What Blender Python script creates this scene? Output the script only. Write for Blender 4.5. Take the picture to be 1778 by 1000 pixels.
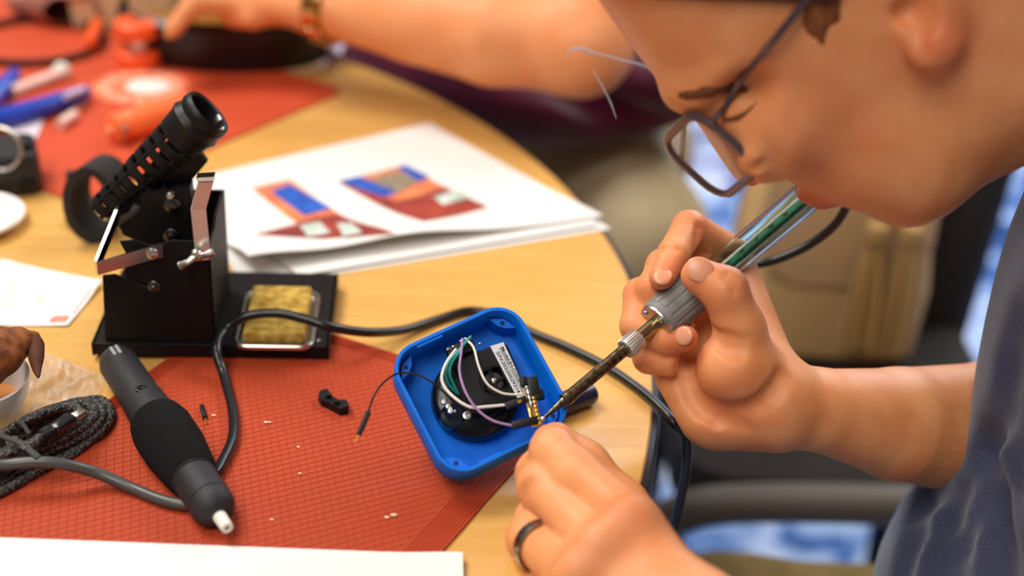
import bpy, math, random
import numpy as np
from mathutils import Vector, Matrix, Quaternion

for o in list(bpy.data.objects):
    bpy.data.objects.remove(o)
SC = bpy.context.scene
COL = SC.collection
rnd = random.Random(7)

# ---------------------------------------------------------------- camera
T = 0.74                      # table top height
F = 2470.0                    # focal length in pixels of a 1778 px wide frame
PIT, ROL = math.radians(28.6), math.radians(3.0)
CAM = np.array([0.0, 0.0, T + 0.4175])
FW = np.array([0, math.cos(PIT), -math.sin(PIT)])
RT = np.array([1.0, 0, 0])
UP = np.cross(RT, FW)
IR = RT * math.cos(ROL) + UP * math.sin(ROL)      # image right
IU = -RT * math.sin(ROL) + UP * math.cos(ROL)     # image up
cam_data = bpy.data.cameras.new('camera')
cam = bpy.data.objects.new('camera', cam_data)
COL.objects.link(cam)
m = Matrix((( IR[0], IU[0], -FW[0], CAM[0]), (IR[1], IU[1], -FW[1], CAM[1]), (IR[2], IU[2], -FW[2], CAM[2]), (0, 0, 0, 1)))
cam.matrix_world = m
cam_data.sensor_width = 36.0
cam_data.lens = F / 1778 * 36
cam_data.clip_start = 0.02
cam_data.dof.use_dof = True
cam_data.dof.focus_distance = 0.705
cam_data.dof.aperture_fstop = 3.2
SC.camera = cam

# ---------------------------------------------------------------- world, lights, exposure
SC.view_settings.view_transform = 'Standard'
SC.view_settings.look = 'None'
SC.view_settings.gamma = 1.0
SC.view_settings.exposure = 0.28
SC.view_settings.use_curve_mapping = False
world = bpy.data.worlds.new('room_ambience')
SC.world = world
world.use_nodes = True
world.node_tree.nodes['Background'].inputs[0].default_value = (1.0, 0.95, 0.9, 1)
world.node_tree.nodes['Background'].inputs[1].default_value = 0.165


def area(name, loc, target, size, size_y, power, col):
    l = bpy.data.lights.new(name, 'AREA')
    l.shape = 'RECTANGLE'; l.size = size; l.size_y = size_y; l.energy = power; l.color = col
    o = bpy.data.objects.new(name, l); COL.objects.link(o)
    o.location = loc
    o.rotation_euler = (Vector(target) - Vector(loc)).to_track_quat('-Z', 'Y').to_euler()
    return o


area('overhead_area_light', (-1.2, 1.3, 2.8), (-0.1, 0.7, T), 1.1, 1.1, 45, (1.0, 0.95, 0.88))
area('overhead_area_light', (-0.7, -0.7, 2.9), (0.0, 0.7, T), 1.2, 1.2, 33, (1.0, 0.94, 0.87))
area('overhead_area_light', (1.9, 2.2, 2.9), (0.9, 1.6, 0.0), 1.2, 1.2, 45, (1.0, 0.97, 0.93))  # added fill lamp, brightens the carpet on the right
area('window_light', (0.95, 3.6, 2.4), (0.1, 0.7, T), 1.7, 1.5, 62, (0.62, 0.78, 1.0))


# ---------------------------------------------------------------- pixel -> place helpers
def ray(px, py):
    return FW + IR * ((px - 889) / F) + IU * ((500 - py) / F)


def tp(px, py, h=0.0):
    """point on the horizontal plane h above the table top"""
    d = ray(px, py)
    return CAM + d * ((T + h - CAM[2]) / d[2])


def fp(px, py, z=0.0):
    d = ray(px, py)
    return CAM + d * ((z - CAM[2]) / d[2])


def D(px, py, d):
    """point at axis depth d"""
    return CAM + ray(px, py) * d


def PL(px, py, p0, n):
    """point on the plane through p0 with normal n"""
    d = ray(px, py)
    return CAM + d * (np.dot(np.asarray(p0) - CAM, n) / np.dot(d, n))


def nrm(v):
    v = np.asarray(v, float)
    return v / np.linalg.norm(v)


def lin(c):
    return tuple(((x / 255) / 12.92 if x / 255 <= 0.04045 else ((x / 255 + 0.055) / 1.055) ** 2.4) for x in c)


# ---------------------------------------------------------------- materials
MATS = {}


def mat(name, rgb, rough=0.5, metal=0.0, spec=0.5, vary=0.0, vscale=40, bump=0.0, bscale=400, rgb2=None,
        sss=0.0, trans=0.0, alpha=1.0, coat=0.0, sheen=0.0, ior=1.45, attr=None):
    if name in MATS:
        return MATS[name]
    mt = bpy.data.materials.new(name)
    mt.use_nodes = True
    nt = mt.node_tree
    b = nt.nodes['Principled BSDF']
    c = lin(rgb) + (1,)
    b.inputs['Base Color'].default_value = c
    b.inputs['Roughness'].default_value = rough
    b.inputs['Metallic'].default_value = metal
    b.inputs['Specular IOR Level'].default_value = spec
    b.inputs['IOR'].default_value = ior
    b.inputs['Transmission Weight'].default_value = trans
    b.inputs['Alpha'].default_value = alpha
    b.inputs['Coat Weight'].default_value = coat
    b.inputs['Sheen Weight'].default_value = sheen
    if sss:
        b.inputs['Subsurface Weight'].default_value = sss
        b.inputs['Subsurface Radius'].default_value = (0.008, 0.003, 0.0015)
        b.inputs['Subsurface Scale'].default_value = 0.6
    tc = nt.nodes.new('ShaderNodeTexCoord')
    out = None
    if vary or rgb2:
        n = nt.nodes.new('ShaderNodeTexNoise')
        n.inputs['Scale'].default_value = vscale
        n.inputs['Detail'].default_value = 5
        nt.links.new(tc.outputs['Object'], n.inputs['Vector'])
        r = nt.nodes.new('ShaderNodeValToRGB')
        r.color_ramp.elements[0].position = 0.32
        r.color_ramp.elements[1].position = 0.68
        c2 = lin(rgb2) if rgb2 else tuple(x * (1 - vary) for x in c[:3])
        r.color_ramp.elements[0].color = tuple(c2) + (1,)
        r.color_ramp.elements[1].color = c
        nt.links.new(n.outputs['Fac'], r.inputs['Fac'])
        out = r.outputs['Color']
    if attr:
        a = nt.nodes.new('ShaderNodeAttribute'); a.attribute_name = 'redness'
        mx = nt.nodes.new('ShaderNodeMix'); mx.data_type = 'RGBA'
        nt.links.new(a.outputs['Fac'], mx.inputs['Factor'])
        if out: nt.links.new(out, mx.inputs['A'])
        else: mx.inputs['A'].default_value = c
        mx.inputs['B'].default_value = lin(attr) + (1,)
        out = mx.outputs['Result']
    if out:
        nt.links.new(out, b.inputs['Base Color'])
    if bump:
        n = nt.nodes.new('ShaderNodeTexNoise')
        n.inputs['Scale'].default_value = bscale
        n.inputs['Detail'].default_value = 3
        nt.links.new(tc.outputs['Object'], n.inputs['Vector'])
        bp = nt.nodes.new('ShaderNodeBump')
        bp.inputs['Strength'].default_value = bump
        bp.inputs['Distance'].default_value = 0.001
        nt.links.new(n.outputs['Fac'], bp.inputs['Height'])
        nt.links.new(bp.outputs['Normal'], b.inputs['Normal'])
    MATS[name] = mt
    return mt


# ---------------------------------------------------------------- mesh building
ORG = {}


class MB:
    def __init__(s):
        s.v, s.f = [], []

    def add(s, vs, fs):
        o = len(s.v)
        s.v += [tuple(map(float, p)) for p in vs]
        s.f += [tuple(o + i for i in f) for f in fs]
        return s

    def box(s, c, size, ax=None, bev=0.0):
        ax = np.eye(3) if ax is None else np.asarray(ax)
        c = np.asarray(c, float)
        hx, hy, hz = np.asarray(size, float) / 2
        if bev <= 0:
            P = [c + ax[0] * sx * hx + ax[1] * sy * hy + ax[2] * sz * hz for sz in (-1, 1) for sx, sy in ((-1, -1), (1, -1), (1, 1), (-1, 1))]
            s.add(P, [(3, 2, 1, 0), (4, 5, 6, 7), (0, 1, 5, 4), (1, 2, 6, 5), (2, 3, 7, 6), (3, 0, 4, 7)])
        else:
            b = min(bev, hx * .9, hy * .9, hz * .9)
            s.loft([[c + ax[0] * x + ax[1] * y + ax[2] * z for x, y in rrect(hx - i, hy - i, b, 3)]
                    for z, i in ((-hz, b), (-hz + b * .3, b * .3), (-hz + b, 0), (hz - b, 0), (hz - b * .3, b * .3), (hz, b))], True, True)
        return s

    def loft(s, rings, cap0=False, cap1=False, closed=True):
        n = len(rings[0])
        vs = [p for r in rings for p in r]
        fs = []
        for i in range(len(rings) - 1):
            for j in range(n if closed else n - 1):
                k = (j + 1) % n
                fs.append((i * n + j, i * n + k, (i + 1) * n + k, (i + 1) * n + j))
        if cap0: fs.append(tuple(range(n - 1, -1, -1)))
        if cap1: fs.append(tuple((len(rings) - 1) * n + j for j in range(n)))
        return s.add(vs, fs)

    def lathe(s, p0, axis, prof, seg=32, cap=True, flute=0, fdepth=0.0):
        a = nrm(axis)
        t = np.array([0, 0, 1.0]) if abs(a[2]) < .9 else np.array([1.0, 0, 0])
        u = nrm(np.cross(a, t)); w = np.cross(a, u)
        p0 = np.asarray(p0, float)
        rings = []
        for h, r in prof:
            ring = []
            for k in range(seg):
                g = 2 * math.pi * k / seg
                rr = r
                if flute and r > 0: rr = r - fdepth * (1 if (k * flute * 2 // seg) % 2 else 0)
                ring.append(p0 + a * h + (u * math.cos(g) + w * math.sin(g)) * max(rr, 1e-6))
            rings.append(ring)
        return s.loft(rings, cap, cap)

    def tube(s, pts, r, seg=12, sub=8, cap=True, smooth=True):
        pts = [np.asarray(p, float) for p in pts]
        rs = list(r) if hasattr(r, '__len__') else [r] * len(pts)
        if smooth and len(pts) > 2:
            q, qr = [], []
            for i in range(len(pts) - 1):
                a, b, c, d = pts[max(i - 1, 0)], pts[i], pts[i + 1], pts[min(i + 2, len(pts) - 1)]
                for k in range(sub):
                    x = k / sub
                    q.append(.5 * (2 * b + (c - a) * x + (2 * a - 5 * b + 4 * c - d) * x * x + (3 * b - a - 3 * c + d) * x ** 3))
                    qr.append(rs[i] + (rs[i + 1] - rs[i]) * x)
            q.append(pts[-1]); qr.append(rs[-1])
        else:
            q, qr = pts, rs
        t0 = nrm(q[1] - q[0])
        ref = np.array([0, 0, 1.0]) if abs(t0[2]) < .9 else np.array([1.0, 0, 0])
        u = nrm(np.cross(t0, ref))
        rings = []
        for i, p in enumerate(q):
            t = nrm(q[min(i + 1, len(q) - 1)] - q[max(i - 1, 0)])
            u = nrm(u - t * np.dot(u, t)); w = np.cross(t, u)
            rings.append([p + (u * math.cos(2 * math.pi * k / seg) + w * math.sin(2 * math.pi * k / seg)) * qr[i] for k in range(seg)])
        return s.loft(rings, cap, cap)

    def prism(s, poly, off):
        """polygon (3-D points) extruded by the vector off"""
        off = np.asarray(off, float)
        n = len(poly)
        a = [np.asarray(p, float) for p in poly]
        nn = sum((np.cross(a[i] - a[0], a[(i + 1) % n] - a[0]) for i in range(n)), np.zeros(3))
        if np.dot(nn, off) > 0: a = a[::-1]
        s.add(a + [p + off for p in a], [tuple(range(n))] + [tuple(range(2 * n - 1, n - 1, -1))] +
              [(i, i + n, (i + 1) % n + n, (i + 1) % n) for i in range(n)])
        return s

    def sphere(s, c, r, ax=None, seg=16, rings=10):
        ax = np.eye(3) if ax is None else np.asarray(ax)
        r = np.asarray(r if hasattr(r, '__len__') else (r, r, r), float)
        c = np.asarray(c, float)
        R = []
        for i in range(rings + 1):
            th = math.pi * i / rings
            R.append([c + ax[0] * r[0] * max(math.sin(th), 1e-4) * math.cos(2 * math.pi * k / seg)
                      + ax[1] * r[1] * max(math.sin(th), 1e-4) * math.sin(2 * math.pi * k / seg) - ax[2] * r[2] * math.cos(th) for k in range(seg)])
        return s.loft(R, True, True)

    def sheet(s, fn, nu, nv, th):
        """grid surface fn(u,v)->point, u,v in 0..1, with thickness th downward"""
        top = [[np.asarray(fn(i / nu, j / nv), float) for j in range(nv + 1)] for i in range(nu + 1)]
        dn = np.array([0, 0, -th])
        vs = [p for r in top for p in r]
        N = len(vs); w = nv + 1
        vs = vs + [p + dn for p in vs]
        fs = []
        for i in range(nu):
            for j in range(nv):
                a = i * w + j
                fs.append((a, a + w, a + w + 1, a + 1)); fs.append((N + a, N + a + 1, N + a + w + 1, N + a + w))
        loop = [i * w for i in range(nu + 1)] + [nu * w + j for j in range(1, nv + 1)] + [i * w + nv for i in range(nu - 1, -1, -1)] + [j for j in range(nv - 1, 0, -1)]
        for k in range(len(loop)):
            a, b = loop[k], loop[(k + 1) % len(loop)]
            fs.append((a, N + a, N + b, b))
        return s.add(vs, fs)

    def build(s, name, material, parent=None, smooth=True, angle=35, red=None):
        return mk(name, np.array(s.v), s.f, material, parent, smooth, angle, red)


def mk(name, v, f, material, parent=None, smooth=True, angle=35, red=None):
    v = np.asarray(v, float)
    if parent is None:
        org = np.array([(v[:, 0].min() + v[:, 0].max()) / 2, (v[:, 1].min() + v[:, 1].max()) / 2, v[:, 2].min()])
    else:
        org = ORG[parent.name]
    me = bpy.data.meshes.new(name)
    me.from_pydata((v - org).tolist(), [], f)
    me.validate()
    import bmesh
    bm = bmesh.new(); bm.from_mesh(me)
    bmesh.ops.recalc_face_normals(bm, faces=bm.faces)
    bm.to_mesh(me); bm.free()
    me.materials.append(material)
    if red is not None:
        at = me.attributes.new('redness', 'FLOAT', 'POINT')
        at.data.foreach_set('value', np.asarray(red, np.float32))
    if smooth:
        me.polygons.foreach_set('use_smooth', [True] * len(me.polygons))
        if angle < 180:
            me.set_sharp_from_angle(angle=math.radians(angle))
    o = bpy.data.objects.new(name, me)
    COL.objects.link(o)
    if parent is None:
        o.location = org
    else:
        o.parent = parent
    ORG[o.name] = org
    return o


def thing(name, loc, label, cat, group=None):
    o = bpy.data.objects.new(name, None)
    COL.objects.link(o)
    o.location = tuple(map(float, loc)); o.empty_display_size = 0.02
    ORG[o.name] = np.asarray(loc, float)
    return tag(o, label, cat, group)


def tag(o, label=None, cat=None, group=None, kind=None):
    if label: o['label'] = label
    if cat: o['category'] = cat
    if group: o['group'] = group
    if kind: o['kind'] = kind
    return o


def rrect(hx, hy, r, n=6):
    r = min(r, hx, hy)
    P = []
    for cx, cy, a0 in ((hx - r, hy - r, 0), (-hx + r, hy - r, 90), (-hx + r, -hy + r, 180), (hx - r, -hy + r, 270)):
        for k in range(n + 1):
            a = math.radians(a0 + 90 * k / n)
            P.append((cx + r * math.cos(a), cy + r * math.sin(a)))
    return P


# ---------------------------------------------------------------- implicit surfaces for bodies and cloth
class SDF:
    def __init__(s, lo, hi, res):
        s.res = res
        s.lo = np.asarray(lo, float)
        s.n = np.ceil((np.asarray(hi) - s.lo) / res).astype(int) + 1
        s.g = np.full(s.n, 0.06, np.float32)
        s.ax = [s.lo[i] + res * np.arange(s.n[i]) for i in range(3)]

    def _sl(s, lo, hi):
        a = np.clip(np.floor((np.asarray(lo) - s.lo) / s.res).astype(int), 0, s.n)
        b = np.clip(np.ceil((np.asarray(hi) - s.lo) / s.res).astype(int) + 1, 0, s.n)
        if np.any(b <= a): return None, None
        sl = tuple(slice(a[i], b[i]) for i in range(3))
        P = np.meshgrid(*[s.ax[i][a[i]:b[i]].astype(np.float32) for i in range(3)], indexing='ij')
        return sl, P

    def comb(s, sl, d, k, sub):
        g = s.g[sl]
        if sub:
            d = -d
            if k > 0:
                h = np.maximum(k - np.abs(g - d), 0) / k
                s.g[sl] = np.maximum(g, d) + h * h * k * .25
            else: s.g[sl] = np.maximum(g, d)
        else:
            if k > 0:
                h = np.maximum(k - np.abs(g - d), 0) / k
                s.g[sl] = np.minimum(g, d) - h * h * k * .25
            else: s.g[sl] = np.minimum(g, d)

    def cone(s, a, b, ra, rb, k=.006, sub=False, flat=None):
        a, b = np.asarray(a, float), np.asarray(b, float)
        m = max(ra, rb) + k + .012
        sl, P = s._sl(np.minimum(a, b) - m, np.maximum(a, b) + m)
        if sl is None: return s
        ba = b - a; L2 = max(float(ba @ ba), 1e-12)
        t = np.clip(sum((P[i] - a[i]) * ba[i] for i in range(3)) / L2, 0, 1)
        q = [P[i] - a[i] - t * ba[i] for i in range(3)]
        if flat is not None:      # flatten along a direction by a factor
            nv, fac = flat
            dn = sum(q[i] * nv[i] for i in range(3))
            d = np.sqrt(np.maximum(sum(x * x for x in q) + dn * dn * (fac * fac - 1), 0)) - (ra + (rb - ra) * t)
        else:
            d = np.sqrt(sum(x * x for x in q)) - (ra + (rb - ra) * t)
        s.comb(sl, d, k, sub)
        return s

    def chain(s, pts, rs, k=.006, k0=None):
        for i in range(len(pts) - 1):
            s.cone(pts[i], pts[i + 1], rs[i], rs[i + 1], k if (i or k0 is None) else k0)
        return s

    def ell(s, c, r, ax=None, k=.01, sub=False):
        ax = np.eye(3) if ax is None else np.asarray(ax)
        c = np.asarray(c, float); r = np.asarray(r, float)
        m = max(r) + k + .012
        sl, P = s._sl(c - m, c + m)
        if sl is None: return s
        q = [P[i] - c[i] for i in range(3)]
        l = [sum(q[i] * ax[j][i] for i in range(3)) for j in range(3)]
        k0 = np.sqrt(sum((l[j] / r[j]) ** 2 for j in range(3)))
        k1 = np.sqrt(sum((l[j] / r[j] ** 2) ** 2 for j in range(3))) + 1e-9
        s.comb(sl, k0 * (k0 - 1) / k1, k, sub)
        return s

    def mesh(s):
        g = s.g
        ins = g < 0
        n = s.n
        c = ins[:-1, :-1, :-1].astype(np.int8)
        cnt = np.zeros(tuple(n - 1), np.int8)
        for dx in (0, 1):
            for dy in (0, 1):
                for dz in (0, 1):
                    cnt += ins[dx:n[0] - 1 + dx, dy:n[1] - 1 + dy, dz:n[2] - 1 + dz]
        act = (cnt > 0) & (cnt < 8)
        idx = np.argwhere(act)
        vid = np.full(tuple(n - 1), -1, np.int64)
        vid[act] = np.arange(len(idx))
        acc = np.zeros((len(idx), 3)); w = np.zeros(len(idx))
        corner = [(0, 0, 0), (1, 0, 0), (0, 1, 0), (1, 1, 0), (0, 0, 1), (1, 0, 1), (0, 1, 1), (1, 1, 1)]
        vals = {c: g[idx[:, 0] + c[0], idx[:, 1] + c[1], idx[:, 2] + c[2]] for c in corner}
        for a in corner:
            for d in range(3):
                if a[d] == 0:
                    b = tuple(a[i] + (i == d) for i in range(3))
                    va, vb = vals[a], vals[b]
                    cr = (va < 0) != (vb < 0)
                    t = np.where(cr, va / np.where(cr, va - vb, 1), 0)
                    for i in range(3):
                        acc[:, i] += np.where(cr, a[i] + (t if i == d else 0), 0)
                    w += cr
        V = s.lo + (idx + acc / w[:, None]) * s.res
        Fs = []
        for d in range(3):
            e, h = (d + 1) % 3, (d + 2) % 3
            A = np.swapaxes(ins, 0, 0)
            sl0 = [slice(None)] * 3; sl1 = [slice(None)] * 3
            sl0[d] = slice(0, n[d] - 1); sl1[d] = slice(1, n[d])
            x = ins[tuple(sl0)] != ins[tuple(sl1)]
            fl = ins[tuple(sl0)]
            ii = np.argwhere(x)
            ok = (ii[:, e] > 0) & (ii[:, h] > 0) & (ii[:, e] < n[e] - 1) & (ii[:, h] < n[h] - 1)
            ii = ii[ok]
            q = []
            for de, dh in ((-1, -1), (0, -1), (0, 0), (-1, 0)):
                j = ii.copy(); j[:, e] += de; j[:, h] += dh
                q.append(vid[j[:, 0], j[:, 1], j[:, 2]])
            q = np.stack(q, 1)
            flip = fl[ii[:, 0], ii[:, 1], ii[:, 2]]
            q[~flip] = q[~flip][:, ::-1]
            Fs.append(q)
        return V, np.concatenate(Fs)


def relax(V, Q, it=2, lam=.5):
    for _ in range(it):
        A = np.zeros_like(V); w = np.zeros(len(V))
        for a in range(4):
            b = (a + 1) % 4
            np.add.at(A, Q[:, a], V[Q[:, b]]); np.add.at(w, Q[:, a], 1)
            np.add.at(A, Q[:, b], V[Q[:, a]]); np.add.at(w, Q[:, b], 1)
        V = V + lam * (A / np.maximum(w, 1)[:, None] - V)
    return V
# ================================================================ materials with their own node set-ups
def carpet_mat():
    mt = bpy.data.materials.new('carpet'); mt.use_nodes = True
    nt = mt.node_tree; b = nt.nodes['Principled BSDF']; b.inputs['Roughness'].default_value = .95
    b.inputs['Specular IOR Level'].default_value = .1
    tc = nt.nodes.new('ShaderNodeTexCoord')
    n1 = nt.nodes.new('ShaderNodeTexNoise'); n1.inputs['Scale'].default_value = 7; n1.inputs['Detail'].default_value = 6; n1.inputs['Roughness'].default_value = .65
    n1.inputs['Distortion'].default_value = .6
    nt.links.new(tc.outputs['Object'], n1.inputs['Vector'])
    r = nt.nodes.new('ShaderNodeValToRGB')
    e = r.color_ramp.elements
    e[0].position = .36; e[0].color = lin((28, 42, 84)) + (1,)
    e[1].position = .64; e[1].color = lin((226, 230, 240)) + (1,)
    x = r.color_ramp.elements.new(.46); x.color = lin((72, 110, 172)) + (1,)
    x = r.color_ramp.elements.new(.53); x.color = lin((168, 186, 220)) + (1,)
    nt.links.new(n1.outputs['Fac'], r.inputs['Fac'])
    nt.links.new(r.outputs['Color'], b.inputs['Base Color'])
    return mt


def wood_mat():
    mt = bpy.data.materials.new('maple_veneer'); mt.use_nodes = True
    nt = mt.node_tree; b = nt.nodes['Principled BSDF']
    b.inputs['Roughness'].default_value = .3
    b.inputs['Specular IOR Level'].default_value = .42
    b.inputs['Coat Weight'].default_value = .4; b.inputs['Coat Roughness'].default_value = .16
    tc = nt.nodes.new('ShaderNodeTexCoord')
    mp = nt.nodes.new('ShaderNodeMapping'); mp.inputs['Scale'].default_value = (4, 34, 4); mp.inputs['Rotation'].default_value = (0, 0, .5)
    nt.links.new(tc.outputs['Object'], mp.inputs['Vector'])
    n = nt.nodes.new('ShaderNodeTexNoise'); n.inputs['Scale'].default_value = 2.2; n.inputs['Detail'].default_value = 8; n.inputs['Distortion'].default_value = .8
    nt.links.new(mp.outputs['Vector'], n.inputs['Vector'])
    r = nt.nodes.new('ShaderNodeValToRGB')
    r.color_ramp.elements[0].position = .25; r.color_ramp.elements[0].color = lin((206, 152, 74)) + (1,)
    r.color_ramp.elements[1].position = .75; r.color_ramp.elements[1].color = lin((224, 174, 98)) + (1,)
    nt.links.new(n.outputs['Fac'], r.inputs['Fac'])
    nt.links.new(r.outputs['Color'], b.inputs['Base Color'])
    return mt


def scraped_metal():
    mt = mat('scorched_steel', (150, 135, 105), rough=.34, metal=1.0, rgb2=(74, 62, 46), vscale=420, bump=.15, bscale=900)
    return mt


PAPER = mat('white_paper', (226, 223, 218), rough=.8, spec=.2, bump=.05, bscale=900)
SILI = mat('red_silicone', (176, 66, 34), rough=.52, spec=.3, vary=.10, vscale=14, bump=.05, bscale=1500)
RIDGE = mat('red_silicone_ridge', (180, 70, 40), rough=.5, spec=.4)
BLK = mat('black_enamel', (17, 13, 15), rough=.5, spec=.25, bump=.15, bscale=1600)
BLKP = mat('black_plastic', (13, 12, 13), rough=.45, spec=.38, bump=.1, bscale=1200)
RUB = mat('black_cable_jacket', (22, 22, 24), rough=.3, spec=.55)
CHR = mat('chrome', (205, 203, 198), rough=.16, metal=1.0)
STEEL = mat('brushed_steel', (190, 185, 176), rough=.3, metal=1.0)
GOLD = mat('gold_plate', (226, 176, 86), rough=.25, metal=1.0)
SOLD = mat('solder', (206, 204, 200), rough=.28, metal=1.0, bump=.3, bscale=1200)

# ================================================================ setting
FLOOR = MB().box((0.5, 2.2, -.01), (7.0, 7.0, .02)).build('floor', carpet_mat(), smooth=False)
tag(FLOOR, 'blue and white mottled patterned carpet under the table and chairs', 'floor', kind='structure')

# round table
TC, TR = np.array([-.5008, .6906]), .585
tbl = thing('round_table', (TC[0], TC[1], 0), 'round light maple table with dark edge band, covered in tools and papers', 'table')
WOOD = wood_mat()
MB().lathe((TC[0], TC[1], T), (0, 0, 1), [(-.028, TR - .0035), (-.0008, TR - .0035), (0, TR - .0045)], seg=160).build('table_top', WOOD, tbl)
MB().lathe((TC[0], TC[1], T), (0, 0, 1), [(-.034, TR - .004), (-.034, TR - .0005), (-.031, TR + .0015), (-.004, TR + .0015), (-.0012, TR - .0005), (-.0012, TR - .0037)], seg=160, cap=False).build('edge_band', mat('dark_edge_band', (34, 27, 26), rough=.4), tbl)
MB().lathe((TC[0], TC[1], 0), (0, 0, 1), [(.02, .04), (T - .045, .04)], seg=32).build('pedestal', BLK, tbl)
for k in range(4):
    a = math.pi / 4 + k * math.pi / 2
    MB().tube([(TC[0], TC[1], .045), (TC[0] + .2 * math.cos(a), TC[1] + .2 * math.sin(a), .04), (TC[0] + .42 * math.cos(a), TC[1] + .42 * math.sin(a), .018)], [.026, .022, .016]).build('foot', BLK, tbl)

# ---------------------------------------------------------------- red silicone mats
E2 = nrm((.43, .903, 0)); E1 = nrm((.903, -.43, 0))
K1 = np.array([-.157, .724, T]); MW, ML = .2107, .40
matth = .0016


def mat_pt(a, b, h=matth):       # a along E1, b against E2
    return K1 + E1 * a - E2 * b + np.array([0, 0, h])


def corner_poly(w, l, r):
    P = []
    for cx, cy, a0 in ((w - r, r, -90), (w - r, l - r, 0), (r, l - r, 90), (r, r, 180)):
        for k in range(7):
            g = math.radians(a0 + 15 * k); P.append((cx + r * math.cos(g), cy + r * math.sin(g)))
    return P


nm = MB().prism([mat_pt(a, b, 0.0001) for a, b in corner_poly(MW, ML, .008)], (0, 0, matth)).build('silicone_mat', SILI, smooth=False)
tag(nm, 'red-orange silicone mat with fine grid under the blue box and iron stand', 'mat')


def clip_line(p, d, lo, hi):
    t0, t1 = -9, 9
    for i in range(2):
        if abs(d[i]) < 1e-9:
            if not lo[i] <= p[i] <= hi[i]: return None
            continue
        a, b = (lo[i] - p[i]) / d[i], (hi[i] - p[i]) / d[i]
        t0, t1 = max(t0, min(a, b)), min(t1, max(a, b))
    return (t0, t1) if t1 > t0 else None


def ridges(dirpx, at, spacing, w, name):
    """raised fine lines: direction taken from two table points"""
    d3 = nrm(tp(*dirpx[1]) - tp(*dirpx[0]))
    d = np.array([d3 @ E1, -(d3 @ E2)]); nn = np.array([-d[1], d[0]])
    mb = MB()
    c = np.array([MW / 2, ML / 2])
    for i in range(-90, 91):
        p = c + nn * spacing * i
        r = clip_line(p, d, (.011, .011), (MW - .016, ML - .016))
        if not r or r[1] - r[0] < .003: continue
        a, b = p + d * r[0], p + d * r[1]
        q = []
        for x in (a, b):
            q.append([mat_pt(*(x - nn * w), h=matth), mat_pt(*(x), h=matth + .00042), mat_pt(*(x + nn * w), h=matth)])
        mb.add(q[0] + q[1], [(0, 1, 4, 3), (1, 2, 5, 4), (0, 3, 5, 2)])
    o = mb.build(name, RIDGE, nm, smooth=False)
    tag(o, kind='stuff')


ridges(((560, 800), (577, 890)), 0, .0040, .00028, 'grid_ridges')
ridges(((520, 870), (600, 850)), 0, .0040, .00028, 'grid_ridges')
mb = MB()
for k in range(9):               # border lines along the right and far edges
    a = MW - .0145 + k * .0016
    mb.add([mat_pt(a - .0005, .004), mat_pt(a, .004, matth + .0006), mat_pt(a + .0004, .004), mat_pt(a - .0004, ML - .004), mat_pt(a, ML - .004, matth + .0006), mat_pt(a + .0004, ML - .004)], [(0, 1, 4, 3), (1, 2, 5, 4)])
    b = .0015 + k * .001
    mb.add([mat_pt(.004, b - .0003), mat_pt(.004, b, matth + .0006), mat_pt(.004, b + .0003), mat_pt(MW - .016, b - .0003), mat_pt(MW - .016, b, matth + .0006), mat_pt(MW - .016, b + .0003)], [(0, 1, 4, 3), (1, 2, 5, 4)])
    c = .0015 + k * .001
    mb.add([mat_pt(c - .0003, .012), mat_pt(c, .012, matth + .0006), mat_pt(c + .0003, .012), mat_pt(c - .0003, ML - .01), mat_pt(c, ML - .01, matth + .0006), mat_pt(c + .0003, ML - .01)], [(0, 1, 4, 3), (1, 2, 5, 4)])
tag(mb.build('border_ridges', RIDGE, nm, smooth=False), kind='stuff')

R0 = tp(600, 160); G2 = nrm((-.54, -.842, 0)); G1 = nrm((-.842, .54, 0))
fm = MB().prism([R0 + G1 * a + G2 * b + np.array([0, 0, .0001]) for a, b in corner_poly(.40, .275, .012)], (0, 0, .0016)).build('silicone_mat', mat('red_silicone_plain', (198, 74, 40), rough=.6, spec=.35, vary=.08, vscale=20), smooth=False)
tag(fm, 'plain red silicone mat on the far side of the table beneath loose tools', 'mat')

# ---------------------------------------------------------------- papers
def flat_quad(pts, fn=None, nu=16, nv=12):
    p = [np.asarray(q, float) for q in pts]

    def f(u, v):
        q = p[0] * (1 - u) * (1 - v) + p[1] * u * (1 - v) + p[2] * u * v + p[3] * (1 - u) * v
        return q + (np.array([0, 0, fn(u, v)]) if fn else 0)
    return f


q = [tp(-160, 930, .002), tp(803, 966, .002), tp(810, 1180, .002), tp(-190, 1180, .002)]
fsh = flat_quad(q, lambda u, v: .0010 + .0016 * math.exp(-((u - 1) / .08) ** 2) * math.exp(-(v / .3) ** 2))
sh = MB().sheet(fsh, 40, 12, .0008).build('paper_sheet', PAPER)
tag(sh, 'blank white paper sheet along the near edge of the red mat', 'paper')

doc = thing('printed_document', tp(700, 360), 'stapled printed pages with colour photos of blue circuit parts, behind the iron stand', 'document')
dA, dB, dC, dD = tp(745, 218), tp(1052, 392), tp(428, 496), tp(300, 322)
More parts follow.
